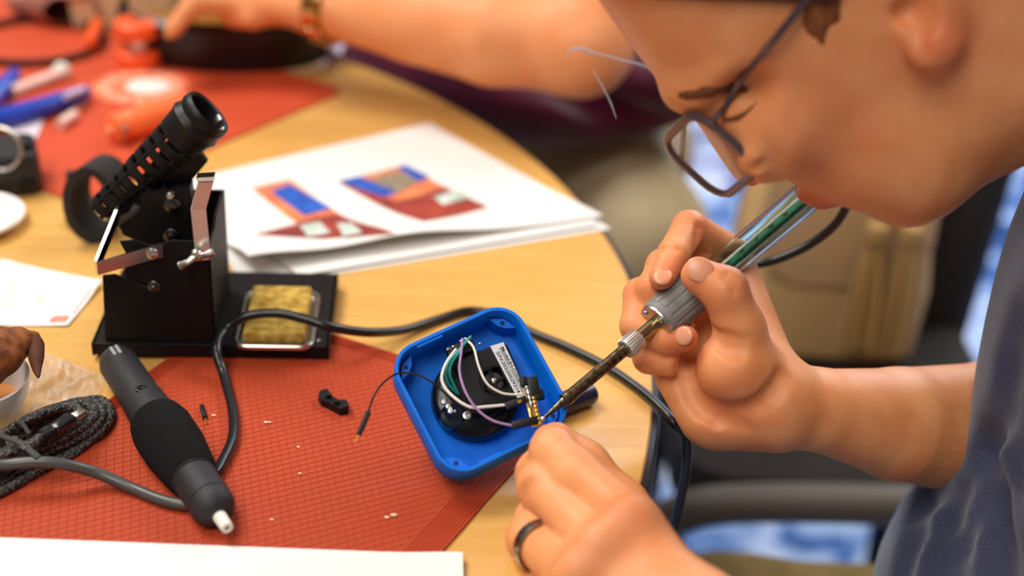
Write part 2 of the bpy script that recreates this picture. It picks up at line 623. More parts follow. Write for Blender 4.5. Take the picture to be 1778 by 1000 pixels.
# corners: far, right, near, left
fpg1 = flat_quad([dD, dA, dB, dC], lambda u, v: .0012 + .004 * math.exp(-((v - 1) / .25) ** 2) * (.4 + .6 * math.sin(u * 3.0)) + .007 * math.exp(-((u) / .3) ** 2) * math.exp(-((v - 1) / .2) ** 2))
low = flat_quad([dD + [.004, .004, 0], dA + [.002, .002, 0], dB + [.003, -.005, 0], tp(425, 503)], lambda u, v: .0006)
MB().sheet(low, 24, 16, .0004).build('page', PAPER, doc)
mid = flat_quad([dD, dA, dB + [-.004, -.003, 0], tp(520, 484)], lambda u, v: .0011 + .0015 * math.exp(-((v - 1) / .3) ** 2))
MB().sheet(mid, 24, 16, .0002).build('page', PAPER, doc)
def top_fn(u, v):
    near = math.exp(-((v - 1) / .22) ** 2)
    return .0022 + near * (.0085 * math.exp(-((u - .42) / .22) ** 2) + .002) + .009 * math.exp(-((u - .02) / .18) ** 2) * near


ftop = flat_quad([dD, dA, tp(1046, 384), tp(432, 478)], top_fn)
MB().sheet(ftop, 40, 24, .0002).build('page', PAPER, doc)


def print_patch(px4, material, name, dz=.0004, par=doc):
    # find uv of the four pixel corners on the page by searching its surface
    uu = np.linspace(0, 1, 121)
    G = np.array([[ftop(a, b) for b in uu] for a in uu])
    v = G - CAM
    z = v @ FW
    X = 889 + (v @ IR) / z * F; Y = 500 - (v @ IU) / z * F
    uv = []
    for (a, b) in px4:
        k = np.argmin((X - a) ** 2 + (Y - b) ** 2)
        i, j = np.unravel_index(k, X.shape)
        uv.append((uu[i], uu[j]))
    uv = np.array(uv)

    def f(s, t):
        q = uv[0] * (1 - s) * (1 - t) + uv[1] * s * (1 - t) + uv[2] * s * t + uv[3] * (1 - s) * t
        return ftop(*q) + np.array([0, 0, dz])
    MB().sheet(f, 12, 12, .0002).build(name, material, par)


PR = mat('print_red', (168, 62, 44), rough=.7, rgb2=(120, 44, 40), vscale=60)
PO = mat('print_orange', (226, 140, 90), rough=.7, rgb2=(200, 96, 60), vscale=60)
PB = mat('print_blue', (34, 96, 196), rough=.7, rgb2=(22, 66, 158), vscale=80)
PG = mat('print_grey', (168, 150, 120), rough=.7, rgb2=(90, 88, 84), vscale=260)
PW = mat('print_white', (220, 228, 226), rough=.7, rgb2=(160, 176, 160), vscale=120)
PPK = mat('print_pale_pink', (228, 190, 180), rough=.7)
print_patch([(436, 328), (503, 313), (590, 372), (512, 386)], PO, 'printed_photo')
print_patch([(470, 333), (503, 322), (575, 362), (530, 376)], PB, 'printed_photo', .0007)
print_patch([(512, 386), (590, 372), (684, 407), (600, 414)], PR, 'printed_photo')
print_patch([(444, 407), (525, 386), (684, 407), (560, 416)], PR, 'printed_photo', .0005)
print_patch([(520, 392), (556, 386), (574, 404), (536, 412)], PW, 'printed_photo', .0008)
print_patch([(585, 388), (612, 388), (628, 406), (596, 410)], PW, 'printed_photo', .0008)
print_patch([(588, 315), (700, 288), (848, 358), (735, 384)], PR, 'printed_photo')
print_patch([(600, 315), (700, 291), (775, 326), (690, 352)], PO, 'printed_photo', .0006)
print_patch([(588, 315), (622, 307), (690, 336), (668, 345)], PB, 'printed_photo', .0009)
print_patch([(690, 292), (702, 288), (745, 308), (728, 316)], PB, 'printed_photo', .0009)
print_patch([(640, 312), (694, 300), (728, 316), (690, 336)], PG, 'printed_photo', .0010)
print_patch([(752, 344), (798, 332), (815, 344), (770, 358)], PW, 'printed_photo', .0009)
for cx, cy, rx, ry in ((742, 368, 34, 12), (752, 370, 20, 8)):    # printed loop of wire
    pass

note = flat_quad([tp(-60, 470), tp(12, 462), tp(178, 500), tp(120, 566)], None)
def note_fn(u, v):
    P0, P1, P2, P3 = tp(5, 462), tp(178, 497), tp(118, 568), tp(-70, 566)
    q = P0 * (1 - u) * (1 - v) + P1 * u * (1 - v) + P2 * u * v + P3 * (1 - u) * v
    return q + np.array([0, 0, .0008 + .004 * abs(u - .6) ** 2 + .003 * math.exp(-(v / .3) ** 2)])


nt_ = MB().sheet(note_fn, 20, 12, .0003).build('paper_note', PAPER)
tag(nt_, 'white paper note with a small red printed stamp left of the iron stand', 'paper')
REDP = mat('print_bright_red', (214, 74, 46), rough=.7, rgb2=(236, 160, 140), vscale=300)


def stamp(u0, u1, v0, v1, mt_, name, dz=.0004):
    MB().sheet(lambda s, t: note_fn(u0 + (u1 - u0) * s, v0 + (v1 - v0) * t) + np.array([0, 0, dz]), 4, 4, .0002).build(name, mt_, nt_)


stamp(.80, .95, .80, .93, REDP, 'red_stamp')
stamp(.955, .965, .2, .75, REDP, 'red_line')
INK = mat('grey_ink', (176, 172, 168), rough=.8)
for i in range(4):
    stamp(.18 + .02 * i, .30 + .02 * i, .30 + .11 * i, .315 + .11 * i, INK, 'handwriting_line')
stamp(.5, .6, .45, .47, INK, 'handwriting_line'); stamp(.52, .64, .52, .535, INK, 'handwriting_line')

wp = flat_quad([tp(18, 205, .002), tp(82, 196, .002), tp(62, 244, .002), tp(20, 246, .002)], lambda u, v: .001)
tag(MB().sheet(wp, 8, 8, .0003).build('paper_scrap', mat('lilac_paper', (214, 200, 208), rough=.7)), 'small pale paper scrap behind the black box at the left edge', 'paper')
# ================================================================ soldering iron stand
MZ = matth + .0002                                  # top of the near mat
bx = nrm((.128, .009, 0)); by = np.array([-bx[1], bx[0], 0]); bz = np.array([0, 0, 1.0])
SB = np.array([-.227, .659, T + MZ])                # front left foot
BH = .0085; BW = .1285; BD = .086
st = thing('soldering_iron_stand', SB + bx * BW / 2 + by * BD / 2, 'black metal soldering iron stand with coil holder and yellow sponge tray', 'stand')
AX = (bx, by, bz)


def sb(a, b, c):
    return SB + bx * a + by * b + bz * c


# base: folded plate with down-turned lips
mb = MB()
mb.box(sb(BW / 2, BD / 2, BH - .0008), (BW, BD, .0016), AX, .0006)
mb.box(sb(BW / 2, .0007, BH / 2 + .0005), (BW * .985, .0014, BH - .002), AX)
mb.box(sb(BW / 2, BD - .0007, BH / 2 + .0005), (BW * .985, .0014, BH - .002), AX)
mb.box(sb(.0008, BD / 2, BH / 2 + .0005), (.0016, BD, BH - .001), AX)
mb.box(sb(BW - .0008, BD / 2, BH / 2 + .0005), (.0016, BD, BH - .001), AX)
mb.build('base_plate', BLK, st, smooth=False)
for a, b in ((.006, .006), (BW - .006, .006), (.006, BD - .006), (BW - .006, BD - .006)):
    MB().lathe(sb(a, b, -.0001), bz, [(0, .003), (.004, .0035)], seg=12).build('rubber_foot', RUB, st)

# front plate with notched top
FP0 = sb(0, .003, 0)
FPX = [(184, 619), (178, 479), (199, 477), (262, 503), (270, 497), (223, 481), (222, 446), (208, 420), (234, 417), (250, 424), (262, 427), (282, 424), (298, 418), (361, 421), (364, 424), (377, 619)]
MB().prism([PL(a, b, FP0, by) for a, b in FPX], by * .0014).build('front_plate', BLK, st, smooth=False)
# right side flange, running back from the front plate, taller
s_r = (PL(376, 611, FP0, by) - SB) @ bx
s_l = (PL(184, 611, FP0, by) - SB) @ bx
h_r = (PL(364, 424, FP0, by) - SB) @ bz
SPd = .059
# back plate
BP0 = sb(0, .003 + SPd, 0)
bt = (PL(388, 331, BP0, by) - SB) @ bz
P = lambda b, c: sb(s_r, b, c)
MB().prism([P(.003, BH), P(.003 + SPd, BH), P(.003 + SPd, max(bt, h_r + .002)), P(.030, max(bt, h_r + .002)), P(.022, h_r), P(.003, h_r)], bx * -.0014).build('side_flange', BLK, st, smooth=False)
MB().prism([sb(s_r, .003 + SPd, BH), sb(s_r, .003 + SPd, bt), sb(s_r - .030, .003 + SPd, bt), sb(s_r - .036, .003 + SPd, bt - .022), sb(s_l + .012, .003 + SPd, bt - .030), sb(s_l, .003 + SPd, bt - .05), sb(s_l, .003 + SPd, BH)], by * .0014).build('back_plate', BLK, st, smooth=False)
# swivel block carrying the holder
SW0 = sb(0, .030, 0)
MB().prism([PL(a, b, SW0, by) for a, b in ((243, 333), (330, 325), (333, 352), (352, 418), (300, 426), (240, 420), (214, 408), (206, 392), (243, 366))], by * .010).build('swivel_block', BLKP, st, smooth=False)
for (a, b, r) in ((300, 356, .0046), (298, 409, .0042), (268, 497, .0034)):
    c0 = PL(a, b, sb(0, .0295 if b < 420 else .0028, 0), by)
    o = MB().lathe(c0, -by, [(0, r), (.0008, r * 1.02), (.0012, r * .9), (.0014, r * .62), (.003, r * .60), (.0036, r * .35)], seg=24).build('screw', mat('dark_steel', (92, 90, 88), rough=.3, metal=1.0), st)
MB().lathe(PL(297, 335, sb(0, .029, 0), by), -by, [(0, .0022), (.004, .0022), (.005, .0014)], seg=16).build('screw', STEEL, st)


def strap(px, offs, w, th, name, mt_=CHR, parent=st):
    """bent flat metal strip: pixel path with depth offsets along by, its width along w"""
    mb = MB()
    pts = [PL(a, b, sb(0, o, 0), by) for (a, b), o in zip(px, offs)]
    w = np.asarray(w, float)
    rings = []
    for i, p in enumerate(pts):
        t = nrm(pts[min(i + 1, len(pts) - 1)] - pts[max(i - 1, 0)])
        n = nrm(np.cross(t, w)) * th / 2
        rings.append([p - n, p + n, p + w + n, p + w - n])
    mb.loft(rings, True, True)
    return mb.build(name, mt_, parent, smooth=False)


# left strap: goes from the holder down and round to the front screw
strap([(243, 339), (207, 351), (166, 452), (168, 455), (262, 428), (282, 424)], [.036, .030, -.004, -.005, .0002, .0016], bz * -.0075, .0014, 'bent_bracket')
MB().lathe(PL(265, 440, sb(0, -.0006, 0), by), -by, [(0, .0032), (.0012, .0030), (.002, .0016), (.0022, .0005)], seg=20).build('screw', STEEL, st)
strap([(344, 316), (331, 364), (338, 428), (341, 452)], [-.003, -.001, .0012, .0020], bx * .0075 + by * .002, .0014, 'bent_bracket', mat('nickel_plate', (222, 216, 202), rough=.32, metal=.5))
strap([(341, 312), (372, 310)], [-.004, -.004], by * .006, .002, 'bracket_lip')
wn = MB()
c0 = PL(342, 441, sb(0, .0004, 0), by)
wn.lathe(c0, -by, [(-.001, .0034), (.002, .0034), (.0032, .0026), (.0036, .001)], seg=20)
wo = wn.build('wing_nut', STEEL, st)
for s_ in ((314, 461), (371, 437)):
    w1 = PL(*s_, sb(0, -.0026, 0), by)
    MB().tube([c0 - by * .001, (c0 + w1) / 2 - by * .0025, w1], [.0022, .0017, .0026], seg=10).build('wing', STEEL, wo)

# sponge tray and sponge
tr_c = (PL(484, 557, sb(0, 0, BH), bz)); a_c, b_c = (tr_c - SB) @ bx, (tr_c - SB) @ by
hx = np.linalg.norm(PL(551, 560, sb(0, 0, BH), bz) - PL(416, 556, sb(0, 0, BH), bz)) / 2
hy = np.linalg.norm(PL(484, 606, sb(0, 0, BH), bz) - PL(489, 507, sb(0, 0, BH), bz)) / 2
mb = MB()
rg = []
for e_, c_ in ((0, .0002), (0, .002), (-.0008, .0028), (-.0022, .0028), (-.003, .002), (-.0034, .0006)):
    rg.append([sb(a_c + x, b_c + y, BH + c_) for x, y in rrect(hx + e_, hy + e_, .008 + e_)])
mb.loft(rg, True, True)
mb.build('sponge_tray', STEEL, st)
SPG = mat('yellow_sponge', (214, 178, 92), rough=.95, spec=.1, rgb2=(150, 116, 44), vscale=170, bump=1.0, bscale=700)
mb = MB()
mb.box(sb(a_c, b_c, BH + .0045), ((hx - .0048) * 2, (hy - .0048) * 2, .0075), AX, .002)
mb.build('sponge', SPG, st)
MB().lathe(sb(a_c - .002, .007, BH), bz, [(0, .0022), (.0008, .0018), (.001, .0004)], seg=14).build('rivet', STEEL, st)
MB().lathe(sb(BW - .006, .0075, BH), bz, [(0, .0013), (.0004, .001)], seg=10).build('rivet', STEEL, st)

# coil holder: ribbed open cage
HA = PL(172, 364, sb(0, .034, 0), by); HB = PL(360, 200, sb(0, .034, 0), by) + by * .004
hax = nrm(HB - HA); hl = np.linalg.norm(HB - HA)
hu = nrm(np.cross(hax, by)); hv = np.cross(hax, hu)
N = 9
for i in range(N):
    t = (i + .5) / (N + 2.2)
    r = .0065 + .0068 * t / .85
    MB().lathe(HA + hax * hl * t, hax, [(-.0024, r - .0014), (-.0024, r), (.0024, r + .0006), (.0024, r - .0010), (-.0024, r - .0014)], seg=28, cap=False).build('coil_rib', BLKP, st)
mb = MB()
for g in (.9, 2.1, 3.9, 5.2):
    dv = hu * math.cos(g) + hv * math.sin(g)
    mb.tube([HA + dv * .006, HA + hax * hl * .82 + dv * .0122], .0012, seg=8, smooth=False)
mb.build('cage_bar', BLKP, st)
MB().lathe(HB, hax, [(-.022, .0128), (-.013, .0140), (-.010, .0152), (-.006, .0136), (-.004, .0146), (0, .0142), (.001, .0134), (0, .0118), (-.012, .0112), (-.021, .0112)], seg=36, cap=False).build('mouth_ring', BLKP, st)
for g in (2.6, 3.2, 4.0):
    dv = hu * math.cos(g) + hv * math.sin(g)
    MB().box(HB - hax * .003 + dv * .0118, (.004, .002, .006), (nrm(np.cross(hax, dv)), dv, hax), .0006).build('mouth_tooth', STEEL, st)
cpt = HA + hax * hl * .56 + hu * .006
q0 = sb(0, .046, 0)
MB().prism([PL(a, b, sb(0, .040, 0), by) for a, b in ((300, 232), (345, 262), (360, 281), (322, 326), (246, 334), (238, 318))], by * .004).build('holder_plate', BLKP, st, smooth=False)

# ================================================================ black corded hand tool lying on the mat
tz = T + MZ
pA, pB = tp(206, 632, MZ + .0105), tp(381, 896, MZ + .009)
ta = nrm(pB - pA); tl = np.linalg.norm(pB - pA)
tool = thing('corded_hand_tool', tp(300, 780), 'black cylindrical hand tool with foam grip and white nozzle lying on the red mat', 'tool')
GRY = mat('charcoal_plastic', (36, 35, 38), rough=.5, spec=.45, bump=.35, bscale=1500)
FOAM = mat('black_foam', (24, 22, 23), rough=1.0, spec=.15, bump=.8, bscale=1600)


def tlx(px, py):
    return float(np.dot(PL(px, py, pA, nrm(np.cross(np.cross(ta, [0, 0, 1]), ta))) - pA, ta))


L1, L2, L3 = tlx(268, 735), tlx(346, 826), tlx(372, 868)
MB().lathe(pA, ta, [(-.0085, .002), (-.0078, .0058), (-.005, .0088), (0, .0102), (L1 * .55, .0102), (L1 * .8, .0112), (L1 + .006, .0122), (L1 + .012, .0122)], seg=40).build('handle', GRY, tool)
MB().lathe(pA, ta, [(L1 - .002, .0124), (L1, .0138), (L1 + .008, .0152), ((L1 + L2) / 2, .0150), (L2 - .006, .0128), (L2, .0118), (L2 + .0005, .010)], seg=40).build('foam_grip', FOAM, tool)
MB().lathe(pA, ta, [(L2 - .001, .0112), (L2 + .0008, .0114), (L2 + .0014, .0104), (L3 - .001, .0104), (L3, .0102), (L3 + .0004, .0096), (L3 + .001, .0104), (L3 + .005, .0102), (L3 + .009, .0086), (L3 + .012, .0055), (L3 + .0125, .003)], seg=40).build('nose_collar', GRY, tool)
MB().lathe(pA, ta, [(L3 + .010, .0034), (L3 + .020, .0030), (L3 + .022, .0027), (L3 + .022, .0012), (L3 + .018, .0011)], seg=24).build('white_nozzle', mat('white_ceramic', (226, 216, 206), rough=.4), tool)
upv = nrm(np.array([0, 0, 1]) - ta * ta[2]); sdv = np.cross(upv, ta)
sp = pA + ta * L1 * .72 + nrm(upv * .93 - sdv * .15 + 0) * .0106
o = MB().lathe(sp, upv, [(-.001, .0030), (.0004, .0029), (.0005, .0022), (.0001, .0021), (.0001, .0002)], seg=20).build('screw', mat('dark_steel', (92, 90, 88)), tool)
for g in (0, math.pi / 2):
    d_ = sdv * math.cos(g + .5) + ta * math.sin(g + .5)
    MB().box(sp + upv * .0003, (.0032, .0006, .0004), (d_, np.cross(upv, d_), upv)).build('screw_slot', BLK, o)
for k in (-1, 1):  # two pale bars stand in for a highlight on the handle end
    ws = pA + ta * .0005 + nrm(upv * .9 + sdv * (.13 * k - .12)) * .0101
    MB().box(ws + ta * .001, (.0018, .0085, .0008), (sdv, ta, upv), .0003).build('painted_highlight', mat('highlight_grey', (150, 156, 160), rough=.15, spec=.8), tool)

# ================================================================ cables
def cable(name, path, r, label, mt_, cat='cable', seg=14, tail=None):
    pp = [tp(a, b, h) for a, b, h in path]
    if tail is not None: pp += [pp[-1] + np.array(q) for q in tail]
    o = MB().tube(pp, r, seg=seg, sub=10).build(name, mt_)
    return tag(o, label, cat)


RB = .0027
cable('power_cord', [(374, 822, .0047), (386, 803, .0052), (404, 760, .0050), (404, 712, .0048), (388, 650, .0065), (376, 606, .0150), (392, 572, .0175), (428, 549, .0245), (480, 544, .0262), (530, 554, .0255), (575, 568, .0225), (640, 577, .013), (700, 573, .0055), (760, 555, .0030), (815, 540, .0030), (870, 550, .0030),
                    (925, 578, .0030), (985, 603, .0030), (1050, 635, .0030), (1105, 672, .003), (1145, 706, .0028), (1172, 736, .0005), (1192, 764, -.012)], RB,
      'thick black power cord looping over the sponge and behind the blue box', RUB, tail=((.001, -.002, -.03), (-.006, 0, -.09), (-.03, .01, -.16)))
cable('grey_cord', [(-80, 815, .0065), (0, 808, .016), (60, 802, .018), (110, 806, .016), (170, 822, .009), (230, 848, .0046), (280, 868, .0046), (320, 877, .0046), (352, 876, .0050)], .0028,
      'dark grey cord running from the left edge to the hand tool nose', mat('grey_cable_jacket', (74, 72, 70), rough=.32, spec=.5))

# braided cable bundle
def braid_mat():
    mt = bpy.data.materials.new('black_braid'); mt.use_nodes = True
    nt = mt.node_tree; b = nt.nodes['Principled BSDF']
    b.inputs['Roughness'].default_value = .55
    tc = nt.nodes.new('ShaderNodeTexCoord')
    v = nt.nodes.new('ShaderNodeTexVoronoi'); v.inputs['Scale'].default_value = 650
    nt.links.new(tc.outputs['Object'], v.inputs['Vector'])
    r = nt.nodes.new('ShaderNodeValToRGB')
    r.color_ramp.elements[0].color = lin((104, 94, 86)) + (1,); r.color_ramp.elements[1].color = lin((14, 12, 12)) + (1,)  # paler cell centres are highlights painted onto the strands
    r.color_ramp.elements[0].position = .15; r.color_ramp.elements[1].position = .6
    nt.links.new(v.outputs['Distance'], r.inputs['Fac']); nt.links.new(r.outputs['Color'], b.inputs['Base Color'])
    bp = nt.nodes.new('ShaderNodeBump'); bp.invert = True; bp.inputs['Strength'].default_value = .9; bp.inputs['Distance'].default_value = .0008
    nt.links.new(v.outputs['Distance'], bp.inputs['Height']); nt.links.new(bp.outputs['Normal'], b.inputs['Normal'])
    return mt


BRD = braid_mat()
usb = thing('braided_cable', tp(90, 780), 'coiled black braided charging cable tied with a strap, near the left edge', 'cable')
r = .0025
LOOPS = [
    ([(-60, 850), (20, 790), (80, 745), (130, 706), (165, 694), (186, 702), (192, 722), (178, 748), (140, 772), (70, 800), (0, 838), (-70, 880)], .0026),
    ([(-60, 828), (10, 775), (70, 733), (120, 702), (155, 698), (174, 710), (172, 730), (150, 752), (100, 776), (30, 806), (-60, 858)], .0068),
    ([(-60, 812), (0, 765), (50, 734), (100, 708), (140, 700), (160, 708), (160, 724), (135, 746), (90, 768), (20, 800), (-60, 845)], .0110),
    ([(-60, 796), (-10, 764), (40, 733), (86, 712), (120, 706), (140, 714), (138, 728), (115, 744), (70, 764), (10, 790), (-60, 830)], .0150),
    ([(-60, 880), (10, 850), (70, 815), (120, 790), (150, 770)], .0024),
]
for pth, h in LOOPS:
    MB().tube([tp(a, b, MZ + h) for a, b in pth], r, seg=14, sub=10).build('cable_strand', BRD, usb)
ends = [tp(38, 785, MZ + .0195), tp(62, 766, MZ + .0200), tp(82, 752, MZ + .0205)]
MB().tube(ends, r, seg=14).build('cable_strand', BRD, usb)
ua, ub = tp(74, 757, MZ + .0205), tp(146, 712, MZ + .0215)
ud = nrm(ub - ua); ul = np.linalg.norm(ub - ua); uw = nrm(np.cross([0, 0, 1], ud)); un = np.cross(ud, uw)
MB().lathe(ua, ud, [(-.001, .0028), (0, .0036), (.004, .0036), (.0045, .003), (.006, .0028)], seg=16).build('strain_relief', BLKP, usb)
MB().box(ua + ud * ul * .48, (ul * .5, .0066, .0048), (ud, uw, un), .0015).build('plug_body', mat('gloss_black', (30, 30, 32), rough=.2, spec=.6), usb)
MB().box(ua + ud * ul * .86, (ul * .27, .0054, .0026), (ud, uw, un), .0011).build('plug_tip', mat('satin_nickel', (186, 180, 166), rough=.3, metal=1.0), usb)
STR = mat('grey_strap', (58, 56, 54), rough=.4)
for a, b, l_ in (((2, 757), (66, 794), .0015), ((28, 733), (50, 752), .0009)):
    p, q_ = tp(*a, MZ + .0195), tp(*b, MZ + .0190)
    m_ = (p + q_) / 2 + np.array([0, 0, .0026])
    dn_ = np.array([0, 0, -.006])
    w = nrm(np.cross(q_ - p, [0, 0, 1])) * l_
    pts = [p + dn_, p, m_, q_, q_ + dn_]
    mb = MB(); rg = []
    for i, c in enumerate(pts):
        t = nrm(pts[min(i + 1, 4)] - pts[max(i - 1, 0)]); n_ = nrm(np.cross(t, w)) * .0006
        rg.append([c - w - n_, c + w - n_, c + w + n_, c - w + n_])
    mb.loft(rg, True, True); mb.build('tie_strap', STR, usb, smooth=True)

# small offcuts on the mat
pin = thing('loose_pin', tp(353, 718, MZ), 'tiny black connector pin with bare metal end left of the looping cord', 'pin')
a, b, c = tp(350, 705, MZ + .0012), tp(356, 725, MZ + .0012), tp(359, 735, MZ + .0012)
dd = nrm(b - a); ww = np.cross([0, 0, 1], dd)
MB().box((a + b) / 2, (np.linalg.norm(b - a), .0024, .0024), (dd, ww, (0, 0, 1)), .0003).build('sleeve', BLKP, pin)
MB().tube([b, c], .0004, seg=8, smooth=False).build('metal_pin', GOLD, pin)
k0 = tp(578, 705, MZ)
clip = thing('plastic_clip', k0, 'small black plastic connector clip on the red mat left of the blue box', 'clip')
q = [tp(*p, MZ + .0001) for p in ((553, 698), (556, 689), (568, 686), (578, 700), (590, 706), (600, 705), (606, 712), (605, 719), (590, 721), (570, 710), (558, 705))]
MB().prism(q, (0, 0, .0042)).build('clip_body', BLKP, clip, smooth=False)
for p_ in ((571, 687), (585, 698), (601, 707)):
    MB().box(tp(*p_, MZ + .0052), (.0030, .0022, .0028), AX, .0005).build('clip_tooth', BLKP, clip)
CRB = mat('pale_crumb', (236, 200, 170), rough=.6)
for i, (x, y, s_) in enumerate(((462, 733, .0011), (468, 733, .0008), (371, 721, .0010), (518, 776, .0008), (684, 894, .0014), (672, 898, .0011), (521, 822, .0008), (472, 902, .0008))):
    o = MB().sphere(tp(x, y, MZ + s_ * .45), (s_ * 1.3, s_ * .8, s_ * .55), seg=7, rings=5).build('crumb', CRB, smooth=False)
    LB = ['tiny pale crumb beside its twin near the cord loop', 'smaller pale crumb right of its twin near the cord loop', 'pale crumb next to the loose connector pin', 'pale crumb in the middle of the mat above a larger bare area',
          'largest pale crumb left of the mat border lines', 'pale crumb left of the largest one by the border lines', 'pale crumb low in the middle of the mat', 'pale crumb just above the blank paper sheet']
    tag(o, LB[i], 'crumb', 'crumbs on the red mat')

# ================================================================ blue printed box (open side up), tilted, with the joystick in it
def rotm(a, b, c):
    Rz = lambda t: np.array([[math.cos(t), -math.sin(t), 0], [math.sin(t), math.cos(t), 0], [0, 0, 1]])
    Rx = lambda t: np.array([[1, 0, 0], [0, math.cos(t), -math.sin(t)], [0, math.sin(t), math.cos(t)]])
    Ry = lambda t: np.array([[math.cos(t), 0, math.sin(t)], [0, 1, 0], [-math.sin(t), 0, math.cos(t)]])
    return Ry(c) @ Rx(a) @ Rz(b)


LM = rotm(*np.radians((39.327, 35.352, 7.238)))
LX, LY, LN = LM[:, 0], LM[:, 1], LM[:, 2]
LC = np.array([-.01241, .57779, .78704]) + LN * .0004
LH, LS, LT = .0225, .03476, .0022
lax = (LX, LY, LN)


def ld(x, y, z):
    return LC + LX * x + LY * y + LN * z


def lq(px, py, z=0.0):
    """local coordinates of a pixel on the plane z above the rim plane"""
    p = PL(px, py, ld(0, 0, z), LN) - LC
    return float(p @ LX), float(p @ LY)


def lw(px, py, z=0.0):
    return ld(*lq(px, py, z), z)


BLU = mat('blue_printed_plastic', (0, 112, 224), rough=.55, spec=.3, vary=.06, vscale=60, bump=.12, bscale=900)
box = thing('blue_enclosure', np.array([LC[0], LC[1], T + MZ]), 'open bright blue 3D-printed square box tilted up on the red mat', 'enclosure')
rg = []
for e_, z in ((-.006, -LH), (-.002, -LH + .001), (-.0006, -LH + .003), (0, -LH + .006), (0, -.0006), (-.0005, 0), (-LT + .0004, 0), (-LT, -.0005), (-LT - .0004, -LH + .006), (-LT - .002, -LH + .0035), (-LT - .004, -LH + .003)):
    rg.append([ld(x, y, z) for x, y in rrect(LS + e_, LS + e_, .0145 + max(e_, -.008), 10)])
MB().loft(rg, True, True).build('shell', BLU, box, angle=50)
for sx, sy in ((-1, -1), (-1, 1), (1, -1), (1, 1)):      # corner screw posts
    c = LS - LT - .0005
    P_ = [(c - .0105, c - .0005), (c - .0085, c - .0055), (c - .0055, c - .0085), (c - .0005, c - .0105), (c - .0035, c - .0042), (c - .0042, c - .0035)]
    po = MB().prism([ld(sx * x, sy * y, -.0195) for x, y in P_], LN * .0125).build('screw_post', BLU, box, smooth=False)
    MB().lathe(ld(sx * (c - .0055), sy * (c - .0055), -.0069), LN, [(-.0002, .0011), (.0001, .0011), (.0001, .0004)], seg=14).build('screw_hole', mat('dark_blue_hole', (4, 30, 80), rough=.7), po)
x_, y_ = lq(745, 588)
MB().box(ld(x_, LS - LT - .0007, -.003), (.014, .0014, .005), lax, .0004).build('latch_tab', BLU, box, smooth=False)
MB().box(ld(x_, -LS + LT + .0007, -.006), (.012, .0014, .004), lax, .0004).build('latch_tab', BLU, box, smooth=False)

# ---- joystick module
joy = thing('joystick_module', ld(0, 0, -LH - .030), 'black joystick module with coloured wires mounted inside the blue box', 'joystick')
JB = mat('joystick_black', (11, 10, 11), rough=.55, spec=.28, bump=.15, bscale=1500)
JG = mat('joystick_gloss_black', (6, 6, 9), rough=.2, spec=.4)
fz = -LH + .0031
fcx, fcy = lq(826, 688, -.012)
MB().lathe(ld(fcx, fcy, fz), LN, [(0, .0215), (.006, .0218), (.009, .0210), (.0105, .0190), (.0108, .012)], seg=56).build('round_flange', JG, joy)
# handle poking through the floor down to the mat
zlen = (ld(fcx, fcy, -LH)[2] - (T + MZ)) / LN[2]
MB().lathe(ld(fcx, fcy, -LH - .0005), -LN, [(0, .0115), (.006, .0105), (.009, .006), (zlen - .018, .005), (zlen - .0165, .0075), (zlen - .009, .0085), (zlen - .006, .0075), (zlen - .0055, .003)], seg=32).build('handle', BLKP, joy)
TL, TRc, BRc, BLc = [np.array(lq(*p, -.0025)) for p in ((783, 628), (877, 589), (920, 690), (827, 716))]
jc = (TL + TRc + BRc + BLc) / 4
hx_ = (np.linalg.norm(TRc - TL) + np.linalg.norm(BRc - BLc)) / 4; hy_ = (np.linalg.norm(TL - BLc) + np.linalg.norm(TRc - BRc)) / 4
ang = math.atan2(*(TRc - TL)[::-1]) * .5 + math.atan2(*(BRc - BLc)[::-1]) * .5
JX = LX * math.cos(ang) + LY * math.sin(ang); JY = -LX * math.sin(ang) + LY * math.cos(ang)
jax = (JX, JY, LN)
JT = -.0025


def jq(x, y, z):
    return ld(jc[0], jc[1], 0) + JX * x + JY * y + LN * z


rg = []
for e_, z in ((-.001, -.0125), (0, -.0120), (0, JT - .001), (-.0006, JT - .0002), (-.0012, JT)):
    rg.append([jq(x, y, z) for x, y in rrect(hx_ + e_, hy_ + e_, .003, 5)])
# top face with a round hole: ring of the outline joined to a circle
out = [jq(x, y, JT) for x, y in rrect(hx_ - .0012, hy_ - .0012, .003, 5)]
hcx, hcy = (np.array(lq(858, 660, JT)) - jc)
hcx, hcy = hcx * math.cos(ang) + hcy * math.sin(ang), -hcx * math.sin(ang) + hcy * math.cos(ang)
n = len(out)
aa = [math.atan2(y - hcy, x - hcx) for x, y in rrect(hx_ - .0012, hy_ - .0012, .003, 5)]
RH = .0070
cir = [jq(hcx + RH * math.cos(g), hcy + RH * math.sin(g), JT) for g in aa]
cir2 = [jq(hcx + RH * math.cos(g), hcy + RH * math.sin(g), JT - .006) for g in aa]
mb = MB().loft(rg[:-1] + [out, cir, cir2], True, True)
mb.build('square_body', JB, joy, angle=40)
MB().lathe(jq(hcx, hcy, JT - .006), LN, [(0, .0052), (.0028, .0052), (.0034, .0044), (.0034, .001)], seg=30).build('gimbal_cup', mat('gimbal_grey', (52, 48, 46), rough=.5), joy)
for g in (0, 1):
    MB().box(jq(hcx, hcy, JT - .0022), (.0125, .0016, .002), ((JX, JY) if g else (JY, -JX)) + (LN,)).build('gimbal_cross', JB, joy, smooth=False)
MB().sphere(jq(hcx, hcy, JT - .0012), (.0017, .0017, .0012), jax).build('gimbal_screw', STEEL, joy)
MB().lathe(jq(hcx, hcy, JT), LN, [(0, RH + .0004), (.0003, RH + .0003), (.0003, RH), (0, RH)], seg=40, cap=False).build('hole_rim', JG, joy)
